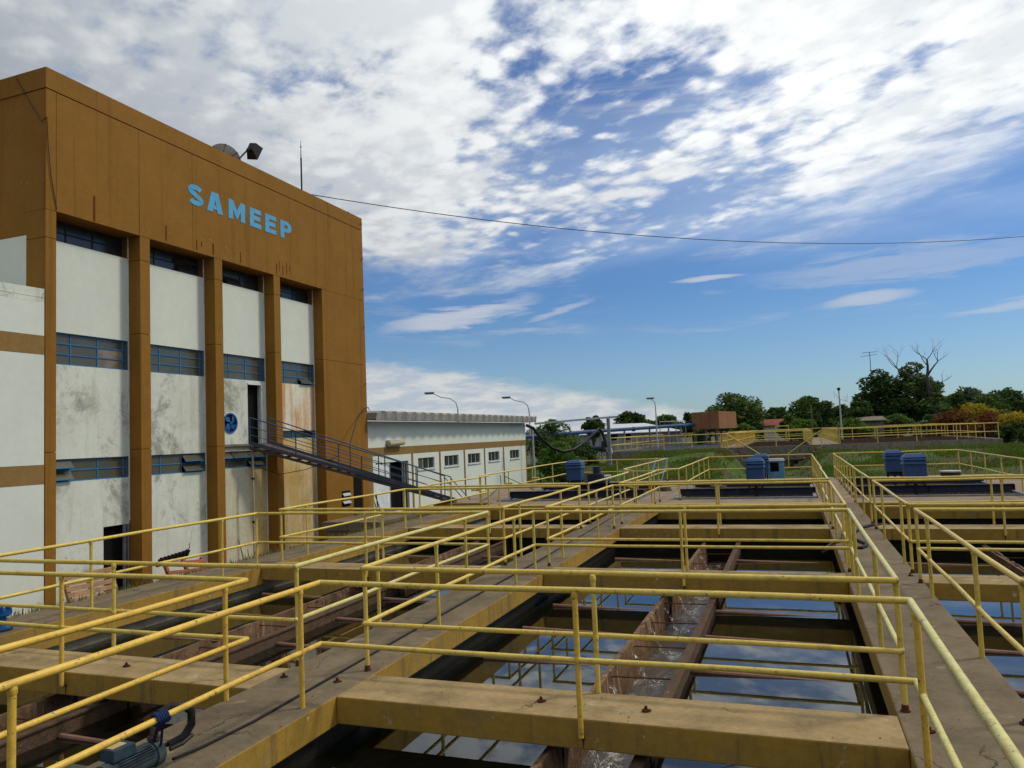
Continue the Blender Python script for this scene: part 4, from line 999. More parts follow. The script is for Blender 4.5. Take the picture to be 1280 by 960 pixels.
# wall taps on the left rear railing
for i, (y, l) in enumerate(((24.6, 'small bracket lamp on the left rear railing post near the footbridge end'), (27.9, 'small bracket lamp on the left rear railing post with the loose wires'), (31.2, 'small bracket lamp on the left rear railing, beside the white building end'))):
    tag(MB().tube([(-10.72,y,.62),(-10.5,y+.02,.62)], .03, 8).box(-10.5,-10.4,y-.04,y+.06,.58,.66).build('railing_bracket', M['rail']), l, 'bracket')
tag(MB().tube([(-10.9,27.9,.95),(-10.8,27.7,.6),(-11.1,27.3,.2),(-11.3,26.8,.02)], .014, 6).tube([(-10.7,27.9,.9),(-10.3,28.6,.55),(-9.9,29.0,.28)], .014, 6).build('loose_wires', M['rubber']), 'loose black wires hanging from the left rear railing post', 'wire')
# broom and rods leaning by the white door
lt = thing('leaning_rods', 'thin dark rods leaning beside the white building door', 'rods', None, (-14.5, 25.2, -1))
for (a, c) in ((24.9, 25.4), (25.3, 25.1), (25.6, 25.3)): part(MB().tube([(-14.6,a,GZ+.4),(-15.2,c+.3,.45)], .02, 6), 'rod', 'darkmetal', lt)
part(MB().box(-14.7,-14.5,24.7,25.6,-.6,-.25).box(-14.7,-14.5,24.9,25.1,-.25,-.05), 'bundle', 'rust', lt)

# ================================================================= terrain
def gz(x, y):
    """ground height"""
    base = GZ
    a = min(1, max(0, (x+16.5)/7)); a = a*a*(3-2*a)
    near = 1.0 if y > 37.5 else 0.0
    z0 = base+(.85)*a if y > 36 else base
    t = min(1, max(0, (y-39.5)/16)); t = t*t*(3-2*t)
    notch = 1.0
    if -4.6 < x < 1.6:
        e = min(x+4.6, 1.6-x); notch = 1-min(1, e/1.4)
    bank = .78*t*a
    b2 = min(1, max(0, (x+17.5)/5.0)); 
    topz = .86 if x < -4 else .50
    z = z0 + (topz-z0)*t*a*notch
    if x > 8.5: z = max(z, z0 + (.45-z0)*min(1, (x-8.5)/6)*.8)
    if y > 62: z = .1
    if x < -13.5 or x > 14:
        q = min(1, max(0, (y-49)/9.5)); q = q*q*(3-2*q); z = z+(.05-z)*q
    return z + .10*noise.noise(Vector((x*.45, y*.45, 0)))+.04*noise.noise(Vector((x*1.7, y*1.7, 4)))
g = MB(); xsn = [-60+i*.9 for i in range(int(110/.9)+1)]; ysn = [37.7+i*.55 for i in range(40)]
for y in ysn:
    for x in xsn: g.v.append((x, y, gz(x, y)))
W = len(xsn)
for j in range(len(ysn)-1):
    for i in range(W-1): k = j*W+i; g.f.append((k, k+1, k+W+1, k+W))
struct(g.build('ground', M['turf'], smooth=True))
# low ground beside the buildings and to the horizon (one sheet with a hole for the basins)
yE = ysn[-1]
struct(MB().add([(-1500,-300,GZ-.05),(-11.3,-300,GZ-.05),(-11.3,37.72,GZ-.05),(-1500,37.72,GZ-.05),
                 (7.64,-300,GZ-.05),(1500,-300,GZ-.05),(1500,37.72,GZ-.05),(7.64,37.72,GZ-.05),
                 (-11.3,-300,GZ-.05),(7.64,-300,GZ-.05),(7.64,NEARY,GZ-.05),(-11.3,NEARY,GZ-.05)],
                [(0,1,2,3),(4,5,6,7),(8,9,10,11)]).build('ground', M['earth']))
struct(MB().add([(-2500,yE-.3,-.02),(2500,yE-.3,-.02),(2500,3000,.6),(-2500,3000,.6)], [(0,1,2,3)]).build('ground', M['ground']))
struct(MB().add([(-2500,37.7,GZ-.04),(-59.5,37.7,GZ-.04),(-59.5,yE+.2,-.03),(-2500,yE+.2,-.03)], [(0,1,2,3)]).build('ground', M['ground']))
struct(MB().add([(49,37.7,-1.2),(2500,37.7,-1.2),(2500,yE+.2,-.03),(49,yE+.2,-.03)], [(0,1,2,3)]).build('ground', M['ground']))
# grass: many blades, one object
def blades(name, pts, hmin, hmax, m, wd=.02, lean=.35, seed=1):
    rr = random.Random(seed); b = MB()
    for (x, y, z) in pts:
        h = rr.uniform(hmin, hmax); a = rr.uniform(0, 6.28); l = rr.uniform(0, lean)*h; w2 = wd*rr.uniform(.6, 1.5)
        dx, dy = math.cos(a), math.sin(a); px_, py_ = -dy*w2, dx*w2; o = len(b.v)
        b.v += [(x-px_, y-py_, z-.02), (x+px_, y+py_, z-.02), (x+dx*l, y+dy*l, z+h)]; b.f.append((o, o+1, o+2))
    return b.build(name, m)
rr = random.Random(3); pts = []
while len(pts) < 52000:
    x = rr.uniform(-22, 24); y = 37.8+21.0*rr.random()**.8
    nz = noise.noise(Vector((x*.28, y*.28, 9)))
    if nz < (-.22 if x < -3 else .02)+.25*rr.random(): 
        if rr.random() > .10: continue
    if -4.0 < x < 1.0 and y > 46 and rr.random() > .2: continue
    pts.append((x, y, gz(x, y)))
stuff(blades('grass', pts, .06, .22, M['grass'], .035), 'short green grass covering the bank behind the basins', 'grass')
pts = [(rr.uniform(.8, 5.5), rr.uniform(38.2, 44), 0) for _ in range(2600)]; pts = [(x, y, gz(x, y)) for x, y, _ in pts]
pts += [(x, y, gz(x, y)) for x, y in ((rr.uniform(-2.5, .6), rr.uniform(38.0, 41)) for _ in range(1500))]
stuff(blades('tall_grass', pts, .25, .65, M['leafbright'], .03), 'tall bright green grass growing behind the rear platform railing', 'grass')
pts = []
for _ in range(5200):
    x, y = rr.uniform(8, 22), rr.uniform(50, 59); 
    if noise.noise(Vector((x*.4, y*.4, 2))) > -.1: pts.append((x, y, gz(x, y)))
stuff(blades('tall_grass', pts, .12, .35, M['grass'], .035), 'tall light green grass on the right part of the bank', 'grass')
pts = []
for _ in range(2600):
    y = rr.uniform(8, 25); 
    if noise.noise(Vector((y*1.3, 0, 5))) > -.25: pts.append((-11.34+rr.uniform(-.03,.10)*rr.random(), y, -.03 if rr.random() < .5 else -.01))
stuff(blades('weeds', pts, .02, .15, M['weed'], .008, .6), 'thin dry weeds along the outer edge of the left walkway', 'weeds')

# ================================================================= trees
def tree(label, x, y, zb, ztop, wid, m='leaf', n=7000, leaf=.22, trunk=True, cat='tree', name='tree', group=None, clumps=26, seed=0, dep=None, low=.15, round_=1.0, tm='trunk', gap=0.0):
    rr = random.Random(seed*77+11); t = thing(name, label, cat, group, (x, y, zb)); H = ztop-zb; dep = dep or wid
    cl = []
    for k in range(clumps):
        for _ in range(30):
            a, b_2, c = rr.uniform(-1, 1), rr.uniform(-1, 1), rr.uniform(-1, 1)
            q = math.sqrt(a*a+b_2*b_2+c*c)
            if q < 1 and q > .25: break
        hh = low+(1-low)*(c*.5+.5); wz = 1.0-(.45*max(0, c))
        r_ = rr.uniform(.13, .25)*min(wid, H*1.3)*(1-.35*max(0, c))
        zc_ = min(H*hh, H-r_*.75)
        cl.append((a*(wid/2-r_*.7)*wz, b_2*(dep/2-r_*.5)*wz, max(zc_, r_*.6), r_, rr.uniform(.7, 1.1)))
    b = MB(); V, Fc = b.v, b.f
    tot = sum(c[3]**2 for c in cl)
    for (cx_, cy_, cz_, r_, sq) in cl:
        for _ in range(int(n*r_*r_/tot)):
            u_ = rr.gauss(0, 1), rr.gauss(0, 1), rr.gauss(0, 1); L = math.sqrt(sum(q*q for q in u_))+1e-6
            k = r_*(rr.uniform(.55, 1.0)**.6)*(1+.25*noise.noise(Vector((cx_+u_[0]/L*1.5, cy_+u_[1]/L*1.5, cz_+u_[2]/L*1.5))))
            p = Vector((cx_+u_[0]/L*k, cy_+u_[1]/L*k, cz_+u_[2]/L*k*.78*sq))
            if p.z < .02: continue
            s_ = leaf*rr.uniform(.5, 1.3)
            d1 = Vector((rr.gauss(0,1)+u_[1]/L, rr.gauss(0,1)-u_[0]/L, rr.gauss(0,1)*.5)).normalized()*s_
            d2 = Vector((rr.gauss(0,1), rr.gauss(0,1), rr.gauss(0,1)*.6)).normalized()*s_*.55
            o = len(V); V += [tuple(p-d1), tuple(p+d2), tuple(p+d1), tuple(p-d2)]; Fc.append((o, o+1, o+2, o+3))
    b.build('crown', M[m], t)
    if trunk:
        tb = MB(); r0 = max(.10, H*.028)
        tb.tube([(0,0,-.3),(rr.uniform(-.1,.1),0,H*.25),(rr.uniform(-.3,.3),rr.uniform(-.2,.2),H*.6)], [r0*1.3, r0, r0*.5], 8)
        for c in cl[:9]: tb.tube([(0,0,H*rr.uniform(.2,.4)),(c[0]*.5,c[1]*.5,c[2]*.7),(c[0],c[1],c[2])], [r0*.55, r0*.32, r0*.12], 5)
        tb.build('trunk', M[tm], t, smooth=True)
    return t
def cpos(px_, D):   # world x,y on the ray column of a photograph column at camera depth D (level ground)
    l = (px_-640)/944.2*D; return (l*cy-D*sy, l*sy+D*cy)
def ztop(px_, py_, D):
    hz_ = 547.0-(px_-640)*.0375
    return HC+(hz_-py_)/944.2*D*.99
def T(label, px_, pytop, wpx, D, m='leaf', n=5000, seed=0, **kw):
    x, y = cpos(px_, D); z1 = ztop(px_, pytop, D); wd = wpx/944.2*D
    kw.setdefault('leaf', max(.12, D*.0026)); zb = kw.pop('zb', 0.0)
    return tree(label, x, y, zb, z1, wd, m, n, seed=seed, **kw)
TG = 'trees along the skyline'
T('dense dark round tree behind the blue pipeline, right of the steel post', 788, 514, 52, 110, 'leafdark', 6000, 1, group=TG)
T('small dark tree crown just left of the steel gantry post', 738, 518, 30, 75, 'leafdark', 4500, 2, group=TG, low=.5)
T('low rounded tree behind the curved street lamp over the warehouse', 832, 519, 48, 140, 'leaf', 4000, 3, group=TG)
T('small dark tree touching the left side of the brown water tank', 862, 515, 30, 130, 'leafdark', 3500, 4, group=TG)
T('broad tree with yellow-green top right behind the brown water tank', 918, 491, 84, 112, 'leafyellow', 9000, 5, group=TG, clumps=34)
T('small dark tree between the yellow-green tree and the round one', 968, 510, 40, 120, 'leafdark', 4000, 6, group=TG)
T('dark dome-shaped tree left of the tall white lamp pole', 1012, 496, 74, 118, 'leafdark', 8000, 7, group=TG, clumps=30)
T('large dark spreading tree under the television antenna', 1098, 462, 70, 92, 'leafdark', 12000, 8, group=TG, clumps=40, low=.1)
T('tall dark tree with yellow sprigs in front of the dead trunk', 1140, 452, 66, 90, 'leafyellow', 12000, 9, group=TG, clumps=40, low=.05)
T('dark green tree right of the dead trunk', 1170, 482, 34, 96, 'leaf', 5000, 10, group=TG)
T('low spreading dark tree at the left foot of the large tree', 1072, 498, 44, 88, 'leafdark', 6000, 11, group=TG)
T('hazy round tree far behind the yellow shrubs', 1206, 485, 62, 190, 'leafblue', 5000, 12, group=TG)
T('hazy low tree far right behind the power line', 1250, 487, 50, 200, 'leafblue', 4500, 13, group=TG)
T('dark tree at the far right behind the yellow shrubs', 1268, 490, 60, 130, 'leafdark', 6000, 14, group=TG)
T('tall dark tree cut by the right edge of the picture', 1296, 478, 46, 110, 'leafdark', 5000, 15, group=TG)
T('leafy bright green tree beside the end of the white building', 696, 548, 62, 52, 'leafbright', 9000, 16, group=TG, leaf=.12, zb=-1.4, low=.1)
T('tall green tree behind the white building corner and steel gantry', 690, 524, 74, 66, 'leaf', 9000, 17, group=TG, leaf=.16, zb=-1.2, clumps=34)
T('dark green bush under the loose black hose', 725, 552, 46, 60, 'leafdark', 6000, 18, group=TG, leaf=.13, zb=-1.2)
T('dark distant tree behind the warehouse roof', 768, 528, 30, 150, 'leafdark', 2500, 19, group=TG)
T('distant green tree left of the tall lamp pole foot', 985, 518, 34, 105, 'leaf', 3500, 20, group=TG)
T('low dark tree behind the red roof', 945, 512, 30, 140, 'leafdark', 3000, 21, group=TG)
T('low dark tree between the dome-shaped tree and the tall lamp pole', 1046, 508, 40, 125, 'leafdark', 4000, 22, group=TG)
T('dark tree mass filling in behind the brown water tank', 892, 508, 46, 135, 'leafdark', 4500, 23, group=TG)
T('low green tree behind the yellow-green tree, right side', 952, 514, 50, 125, 'leaf', 4500, 24, group=TG)
T('green tree behind the red-leaved shrubs, right of the dead trunk', 1192, 492, 52, 120, 'leafdark', 6000, 25, group=TG)
T('broad low tree behind the yellow shrub at the right', 1232, 494, 56, 115, 'leaf', 6000, 26, group=TG)
T('low tree left of the large dark tree, behind the camera pole', 1058, 504, 36, 100, 'leaf', 4000, 27, group=TG)
T('low dark tree behind the warehouse, left of the blue pipe support', 745, 530, 44, 130, 'leafdark', 3500, 28, group=TG)
T('low dark tree between warehouse and curved lamp', 806, 526, 36, 135, 'leafdark', 3000, 29, group=TG)
SG = 'shrubs behind the far basins'
T('yellow-leaved shrub in the middle of the garden hedge', 1216, 504, 60, 74, 'croton', 9000, 31, cat='shrub', name='shrub', group=SG, trunk=False, low=.2, leaf=.13)
T('dark red-leaved shrub beside the dead trunk', 1186, 512, 56, 72, 'crotonred', 6000, 32, cat='shrub', name='shrub', group=SG, trunk=False, low=.05, leaf=.13)
T('dark red-leaved shrub behind the end of the far railing', 1240, 515, 58, 68, 'crotonred', 6000, 33, cat='shrub', name='shrub', group=SG, trunk=False, low=.05, leaf=.12)
T('bright yellow shrub cut by the right picture edge', 1270, 517, 56, 66, 'croton', 6000, 34, cat='shrub', name='shrub', group=SG, trunk=False, low=.45, leaf=.12)
T('dark green shrub below the yellow one at the right edge', 1262, 530, 60, 62, 'leafdark', 7000, 35, cat='shrub', name='shrub', group=SG, trunk=False, low=.05, leaf=.12)
T('yellow-green shrub left of the dead trunk foot', 1158, 516, 26, 76, 'leafyellow', 3500, 36, cat='shrub', name='shrub', group=SG, trunk=False, leaf=.12)
T('light green bush behind the far basin railing near the red roof', 925, 530, 40, 96, 'leafbright', 3500, 37, cat='bush', name='bush', group=SG, trunk=False)
T('light green bush left of the lamp pole foot', 1000, 525, 46, 96, 'leafbright', 4500, 38, cat='bush', name='bush', group=SG, trunk=False)
T('light green bush right of the lamp pole foot', 1062, 524, 50, 80, 'leafbright', 4500, 39, cat='bush', name='bush', group=SG, trunk=False)
T('light green bush under the brown water tank', 870, 538, 24, 86, 'leafbright', 2500, 40, cat='bush', name='bush', group=SG, trunk=False)
T('green bush at the right of the large tree foot', 1118, 520, 50, 86, 'leaf', 4500, 41, cat='bush', name='bush', group=SG, trunk=False)
# far wooded skyline as one mass
b = MB(); rr = random.Random(5)
for _ in range(26000):
    pxx = rr.uniform(-500, 1800); D = rr.uniform(230, 290); x, y = cpos(pxx, D)
    hh = ((7.0 if pxx > 880 else 4.8)+2.0*noise.noise(Vector((pxx*.012, 0, 0)))+1.3*noise.noise(Vector((pxx*.05, 3, 0))))
    z = rr.uniform(0, max(1.2, hh)); s_ = rr.uniform(.4, 1.0)
    d1 = Vector((rr.gauss(0,1), rr.gauss(0,1), rr.gauss(0,1))).normalized()*s_; d2 = Vector((rr.gauss(0,1), rr.gauss(0,1), rr.gauss(0,1))).normalized()*s_*.7
    p = Vector((x, y, z)); o = len(b.v); b.v += [tuple(p-d1), tuple(p+d2), tuple(p+d1), tuple(p-d2)]; b.f.append((o, o+1, o+2, o+3))
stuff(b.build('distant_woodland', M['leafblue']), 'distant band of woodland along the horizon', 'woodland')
# dead tree
x, y = cpos(1163, 88); dt = thing('dead_tree', 'tall bare dead tree rising above the green crowns on the right', 'tree', None, (x, y, 0))
rr = random.Random(12); b = MB()
def grow(p, d, L, r_, lev):
    q = p; pts = [tuple(q)]; rs = [r_]
    for k in range(3):
        d = (d+Vector((rr.uniform(-.22,.22), rr.uniform(-.22,.22), rr.uniform(-.06,.14)))).normalized(); q = q+d*L/3; pts.append(tuple(q)); rs.append(r_*(1-.17*(k+1)))
    b.tube(pts, rs, 6)
    if lev < 4:
        for k in range(3 if lev else 4):
            a = rr.uniform(0, 6.28); nd = (d*.9+Vector((math.cos(a)*.85, math.sin(a)*.5, rr.uniform(-.1,.55)))).normalized()
            grow(Vector(pts[rr.choice((2,3))]), nd, L*rr.uniform(.5,.72), rs[-1]*.62, lev+1)
b.tube([(.3,0,-.3),(.1,0,2.5),(-.1,0,5.0),(-.35,0,7.4)], [.62,.48,.36,.24], 10)
grow(Vector((-.35,0,7.2)), Vector((.25,0,1)), 2.3, .20, 1); grow(Vector((-.3,0,6.8)), Vector((-.95,0,.62)), 3.6, .16, 1); grow(Vector((-.2,0,7.6)), Vector((.7,0,.8)), 2.0, .13, 2); grow(Vector((-.2,0,6.4)), Vector((.9,0,.25)), 1.5, .10, 2)
b.build('trunk', M['deadwood'], dt, smooth=True)

# ================================================================= far basins
FY, FY1 = 60.0, 95.0; FZ = .95
struct(MB().box(-14.2, 13.4, FY, FY+.3, -1.2, FZ).box(-14.2, -13.9, FY+.3, FY1, -1.2, FZ).box(13.1, 13.4, FY+.3, FY1, -1.2, FZ).build('far_basin_wall', M['greywall']))
bed = struct(MB().box(-13.9, 13.1, FY+.3, FY1, .2, .55).build('far_basin_bed', M['rust']))
for (x0, x1) in ((1.2, 3.2), (-5.2, -4.0)): struct(MB().box(x0, x1, FY+.3, FY1, .551, FZ+.004).build('far_walkway', M['paving']))
k = 0
for yy in [FY+1.2+1.1*i for i in range(24)]:
    for (x0, x1, nm) in ((-13.8, -5.3, 'left'), (-3.9, 1.1, 'middle'), (3.3, 13.0, 'right')):
        MB().box(x0, x1, yy, yy+.10, .552, .80+.1*((k*7) % 3)/3).build('trough', M['rust' if k % 3 else 'grey'], bed); k += 1
GF = 'yellow railings of the far basins'
def farrun(label, path, n_, m=None): return run(label, [(p[0], p[1], FZ) for p in path], n_, GF, 0.0, m, r=.035, pr_=.032)
farrun('yellow railing along the front of the left far basin above the grass bank', [(-13.9, FY+.1), (-5.2, FY+.1)], [4])
farrun('yellow railing along the left side of the far basins', [(-13.9, FY+.2), (-13.9, 92)], [11])
farrun('yellow railing on the front wall between the two stairs', [(-3.6, FY+.1), (1.2, FY+.1)], [2])
farrun('yellow railing along the front of the right far basin', [(3.2, FY+.1), (13.2, FY+.1)], [4])
farrun('yellow railing receding along the right side of the far basins', [(12.4, FY+.2), (12.4, 92)], [12])
farrun('left railing of the receding walkway between the far basins', [(1.3, FY+.2), (1.3, 92)], [26])
farrun('right railing of the receding walkway between the far basins', [(3.1, FY+.2), (3.1, 92)], [18])
farrun('left railing of the second receding walkway of the far basins', [(-5.1, FY+.2), (-5.1, 92)], [24], ['rail2'])
farrun('right railing of the second receding walkway of the far basins', [(-4.1, FY+.2), (-4.1, 92)], [24], ['rail2'])
farrun('farthest yellow railing closing the far basins', [(-13.9, 93), (12.4, 93)], [12])
farrun('yellow cross railing halfway over the right far basin', [(3.2, 74), (12.3, 74)], [5])
farrun('yellow cross railing halfway over the middle far basin', [(-4.0, 76), (1.2, 76)], [3])
# yellow board and two stairs
tag(MB().box(.72, 1.38, FY-.02, FY+.05, FZ+.35, FZ+1.08).build('yellow_board', M['rail']), 'small yellow board on the railing at the top of the right stairs', 'board')
for (x0, dirx, l) in ((-4.6, 1, 'left'), (1.9, -1, 'right')):
    t = thing('stairs', f'concrete stairs with yellow handrail at the {l} side of the recess in the far wall', 'stairs', None, (x0, 59, -.8))
    N = 7
    for k in range(N):
        zt2 = FZ-.22*(k+1); xx = x0+dirx*.36*k*(.9)
        part(MB().box(min(xx, xx+dirx*.33), max(xx, xx+dirx*.33), 58.7, 59.95, zt2-.28, zt2), 'step', 'walk', t)
    part(MB().add([(x0,58.6,FZ-.25),(x0,58.7,FZ-.25),(x0+dirx*2.4,58.7,FZ-1.75),(x0+dirx*2.4,58.6,FZ-1.75),(x0,58.6,FZ-.6),(x0,58.7,FZ-.6),(x0+dirx*2.4,58.7,FZ-2.0),(x0+dirx*2.4,58.6,FZ-2.0)],
                  [(3,2,1,0),(4,5,6,7),(0,1,5,4),(1,2,6,5),(2,3,7,6),(3,0,4,7)]), 'stringer', 'greywall', t)
    part(MB().tube([(x0,58.62,FZ+1.05),(x0+dirx*2.3,58.62,FZ-.55)], .035, 8), 'handrail', 'rail', t)
    for f in (0, 1): part(MB().tube([(x0+dirx*2.3*f,58.62,FZ-1.5*f-.6*(1-f)*0-.1),(x0+dirx*2.3*f,58.62,FZ+1.05-1.6*f)], .035, 8), 'post', 'rail', t)
tag(MB().box(-3.9, 1.4, 59.85, 59.98, -1.5, .93).build('retaining_wall', M['greywall']), 'stained concrete retaining wall in the recess between the two stairs', 'wall')
# ladder leaning on the grass bank
t = thing('ladder', 'pale blue metal ladder lying against the grass bank', 'ladder', None, (-7.2, 42, 0))
for dx in (-.32, .32): part(MB().tube([(-7.3+dx,41.3,-.75),(-6.9+dx,42.6,.95)], .035, 6), 'rail', 'paleblue', t)
for k in range(5):
    f = .12+.19*k; part(MB().tube([(-7.3+.4*f-.32,41.3+1.3*f,-.75+1.7*f),(-7.3+.4*f+.32,41.3+1.3*f,-.75+1.7*f)], .024, 6), 'rung', 'paleblue', t)

# ================================================================= far things
def lamp_post(label, px_, pybase, pytop, D, headpx, headpy, zb=-1.5, col='lightgrey', g='street lamps beyond the plant'):
    x, y = cpos(px_, D); z1 = ztop(px_, pytop, D); hx, hy = cpos(headpx, D); hz_ = ztop(headpx, headpy, D)
    t = thing('street_lamp', label, 'street lamp', g, (x, y, zb)); H = z1-zb
    d_ = Vector((hx-x, hy-y, 0)); 
    pts = [(0,0,0),(0,0,H*.6),(0,0,H*.86),(d_.x*.06,d_.y*.06,H*.93),(d_.x*.25,d_.y*.25,H*.975),(d_.x*.6,d_.y*.6,H*.995),(d_.x*.9,d_.y*.9,hz_-zb)]
    MB().tube(pts, [.09,.075,.055,.045,.04,.035,.035], 8).build('pole', M[col], t, smooth=True)
    u_ = d_.normalized() if d_.length > .01 else Vector((1,0,0)); p = Vector((d_.x, d_.y, hz_-zb))
    MB().obox(p, u_*.38, Vector((-u_.y,u_.x,0))*.14, Vector((0,0,.07))).build('lamp_head', M['grey'], t, bevel=.03)
    MB().obox(p-Vector((0,0,.09)), u_*.30, Vector((-u_.y,u_.x,0))*.10, Vector((0,0,.02))).build('lens', M['darkmetal'], t)
lamp_post('curved street lamp rising above the left part of the white building roof', 571, 516, 494, 60, 536, 490)
lamp_post('curved street lamp rising above the right end of the white building roof', 660, 518, 499, 65, 632, 496)
lamp_post('short-armed street lamp in front of the grey warehouse', 818, 533, 500, 75, 812, 498, zb=0)
lamp_post('street lamp half hidden by the large dark tree', 1078, 520, 502, 95, 1090, 504, zb=0)
# tall pole with lamp and aerials
x, y = cpos(1048, 76); t = thing('camera_pole', 'tall white pole with a dark round lamp and aerials on top', 'pole', None, (x, y, 0)); H = ztop(1047, 489, 76)
MB().tube([(0,0,0),(0,0,H)], [.10,.06], 8).build('pole', M['lightgrey'], t); MB().ball((0,0,H+.1), .17, 10, 7).build('lamp_head', M['darkmetal'], t)
MB().tube([(0,0,H-.9),(-.35,0,H-.4)], .02, 5).tube([(0,0,H-.9),(.75,0,H-1.2)], .02, 5).tube([(-.45,0,H-.75),(-.45,0,H-.1)], .02, 5).tube([(.7,0,H-1.2),(.75,0,H-.4)], .02, 5).tube([(.55,0,H-1.2),(.5,0,H-.6)], .015, 5).build('aerial', M['lightgrey'], t)
x, y = cpos(1012, 90); tag(MB().tube([(x,y,0),(x,y,ztop(1012,508,90))], .08, 6).build('concrete_pole', M['greywall']), 'plain grey pole in front of the dome-shaped tree', 'pole')
# TV antenna
x, y = cpos(1090, 97); t = thing('tv_antenna', 'television antenna with two horizontal booms above the large tree', 'antenna', None, (x, y, 0)); H = ztop(1090, 441, 97)
MB().tube([(0,0,4),(0,0,H)], .05, 6).build('mast', M['grey'], t); MB().tube([(-.9,0,H-.05),(.9,0,H+.0)], .035, 6).tube([(-1.1,0,H-.5),(.9,0,H-.35)], .03, 6).build('boom', M['grey'], t)
for k in range(9): MB().tube([(-.85+.2*k,-.35,H-.02),(-.85+.2*k,.35,H-.02)], .012, 4).build('element', M['grey'], t)
# grey warehouse
x0, y0 = cpos(722, 84); x1, y1 = cpos(846, 88); x2, y2 = cpos(858, 98)
wh = thing('warehouse', 'long low grey warehouse with pale sloping roof behind the grass bank', 'building', None, (x0, y0, 0))
def quadp(b, a, c, z0, z1): return b.add([(a[0],a[1],z0),(c[0],c[1],z0),(c[0],c[1],z1),(a[0],a[1],z1)], [(0,1,2,3)])
LW = Vector((x1-x0, y1-y0, 0)); nW = Vector((-LW.y, LW.x, 0)).normalized()
o3 = Vector((x0, y0, 0)); N = 22
for k in range(N):
    a = o3+LW*(k/N+.002); c = o3+LW*((k+1)/N-.002)
    part(MB().add([tuple(a),tuple(c),tuple(c+nW*.1),tuple(a+nW*.1),tuple(a+Vector((0,0,2.35))),tuple(c+Vector((0,0,2.35))),tuple(c+nW*.1+Vector((0,0,2.35))),tuple(a+nW*.1+Vector((0,0,2.35)))],
              [(3,2,1,0),(4,5,6,7),(0,1,5,4),(1,2,6,5),(2,3,7,6),(3,0,4,7)]), 'wall_panel', 'warewall', wh)
a, c = o3-LW*.02-nW*.3+Vector((0,0,2.34)), o3+LW*1.02-nW*.3+Vector((0,0,2.34)); e = nW*9+Vector((0,0,1.15))
part(MB().add([tuple(a),tuple(c),tuple(c+e),tuple(a+e),tuple(a+Vector((0,0,.08))),tuple(c+Vector((0,0,.08))),tuple(c+e+Vector((0,0,.08))),tuple(a+e+Vector((0,0,.08)))],
          [(3,2,1,0),(4,5,6,7),(0,1,5,4),(1,2,6,5),(2,3,7,6),(3,0,4,7)]), 'roof', 'wareroof', wh)
a = o3+LW; c = a+nW*8.8
part(MB().add([tuple(a),tuple(c),tuple(c+Vector((0,0,3.4))),tuple(a+Vector((0,0,2.3)))], [(0,1,2,3)]), 'gable_wall', 'wareroof', wh)
for f in (.33, .46): 
    a = o3+LW*f-nW*.02; part(MB().obox(tuple(a+Vector((0,0,2.0))), LW.normalized()*.45, nW*.02, (0,0,.35)), 'window', 'void', wh)
# blue pipeline on supports
a = Vector((*cpos(640, 63), ztop(640, 547, 63))); c = Vector((*cpos(866, 80), 2.98)); m1 = a.lerp(c, .38)+Vector((0,0,.05))
t = thing('pipeline', 'long blue water pipe on slender supports behind the grass bank', 'pipe', None, (m1.x, m1.y, 0))
part(MB().tube([a, m1, c], .17, 14), 'pipe', 'motorblue', t, smooth=True)
for f in (.08, .3, .42, .55, .7, .82, .9):
    p = a.lerp(c, f); part(MB().tube([(p.x,p.y,-1.5),(p.x,p.y,p.z-.1)], .09, 8), 'support', 'grey', t)
for f in (.36, .6, .95): p = a.lerp(c, f); q = a.lerp(c, f+.008); part(MB().tube([p, q], .23, 14), 'flange', 'motorblue', t, smooth=True)
# pipe gantry and hose
a = Vector((*cpos(667, 46), 3.10)); c = Vector((*cpos(800, 54.5), 3.62)); p5 = Vector((*cpos(758, 52), 0))
t = thing('pipe_gantry', 'grey steel gantry beam on a post right of the white building', 'gantry', None, tuple(p5))
cz = ztop(758, 522, 52)
part(MB().bar((a.x,a.y,ztop(667,529.5,46)), (p5.x,p5.y,cz), .12, .12), 'beam', 'grey', t); part(MB().bar((p5.x,p5.y,cz), (*cpos(772,52.5),cz+.02), .12, .12), 'beam', 'grey', t)
part(MB().box(p5.x-.1,p5.x+.1,p5.y-.1,p5.y+.1,-1,cz-.07), 'post', 'grey', t)
pts = []
for (px_, py_, D) in ((655,531,47),(664,535,47),(674,549,47.5),(686,560,48),(700,565,48.5),(714,562,49),(728,553,50),(738,544,50.5),(746,536,51),(750,541,51),(753,552,51),(754,560,51)):
    pts.append((*cpos(px_, D), ztop(px_, py_, D)))
tag(MB().tube(pts, .10, 10).build('rubber_hose', M['rubber'], smooth=True), 'thick black hose sagging from the white building eave to the far pump', 'hose')
x, y = cpos(752, 60); t = thing('far_pump', 'small dark pump with white casing on the corner of the left far basin', 'pump', None, (x, y, FZ))
MB().tube([(-.9,0,.3),(-.2,0,.3)], .22, 12).build('motor', M['navy'], t, smooth=True); MB().tube([(-.1,0,.0),(-.1,0,.9)], [.25,.12], 12).build('casing', M['darkmetal'], t, smooth=True)
MB().tube([(.1,0,.3),(.35,0,.45),(.5,0,.2),(.52,0,-.1)], .11, 10).build('outlet', M['lightgrey'], t, smooth=True)
# white pole and rusty pole beside the white building
x, y = cpos(664, 50); tag(MB().tube([(x,y,-1.6),(x-.05,y,2.9)], .06, 8).build('slim_pole', M['lightgrey']), 'slim white pole just right of the white building corner', 'pole')
x, y = cpos(670, 52); tag(MB().tube([(x,y,-1.6),(x,y,1.6)], .05, 8).build('slim_pole', M['rust']), 'short rusty pole among the bushes right of the white building', 'pole')
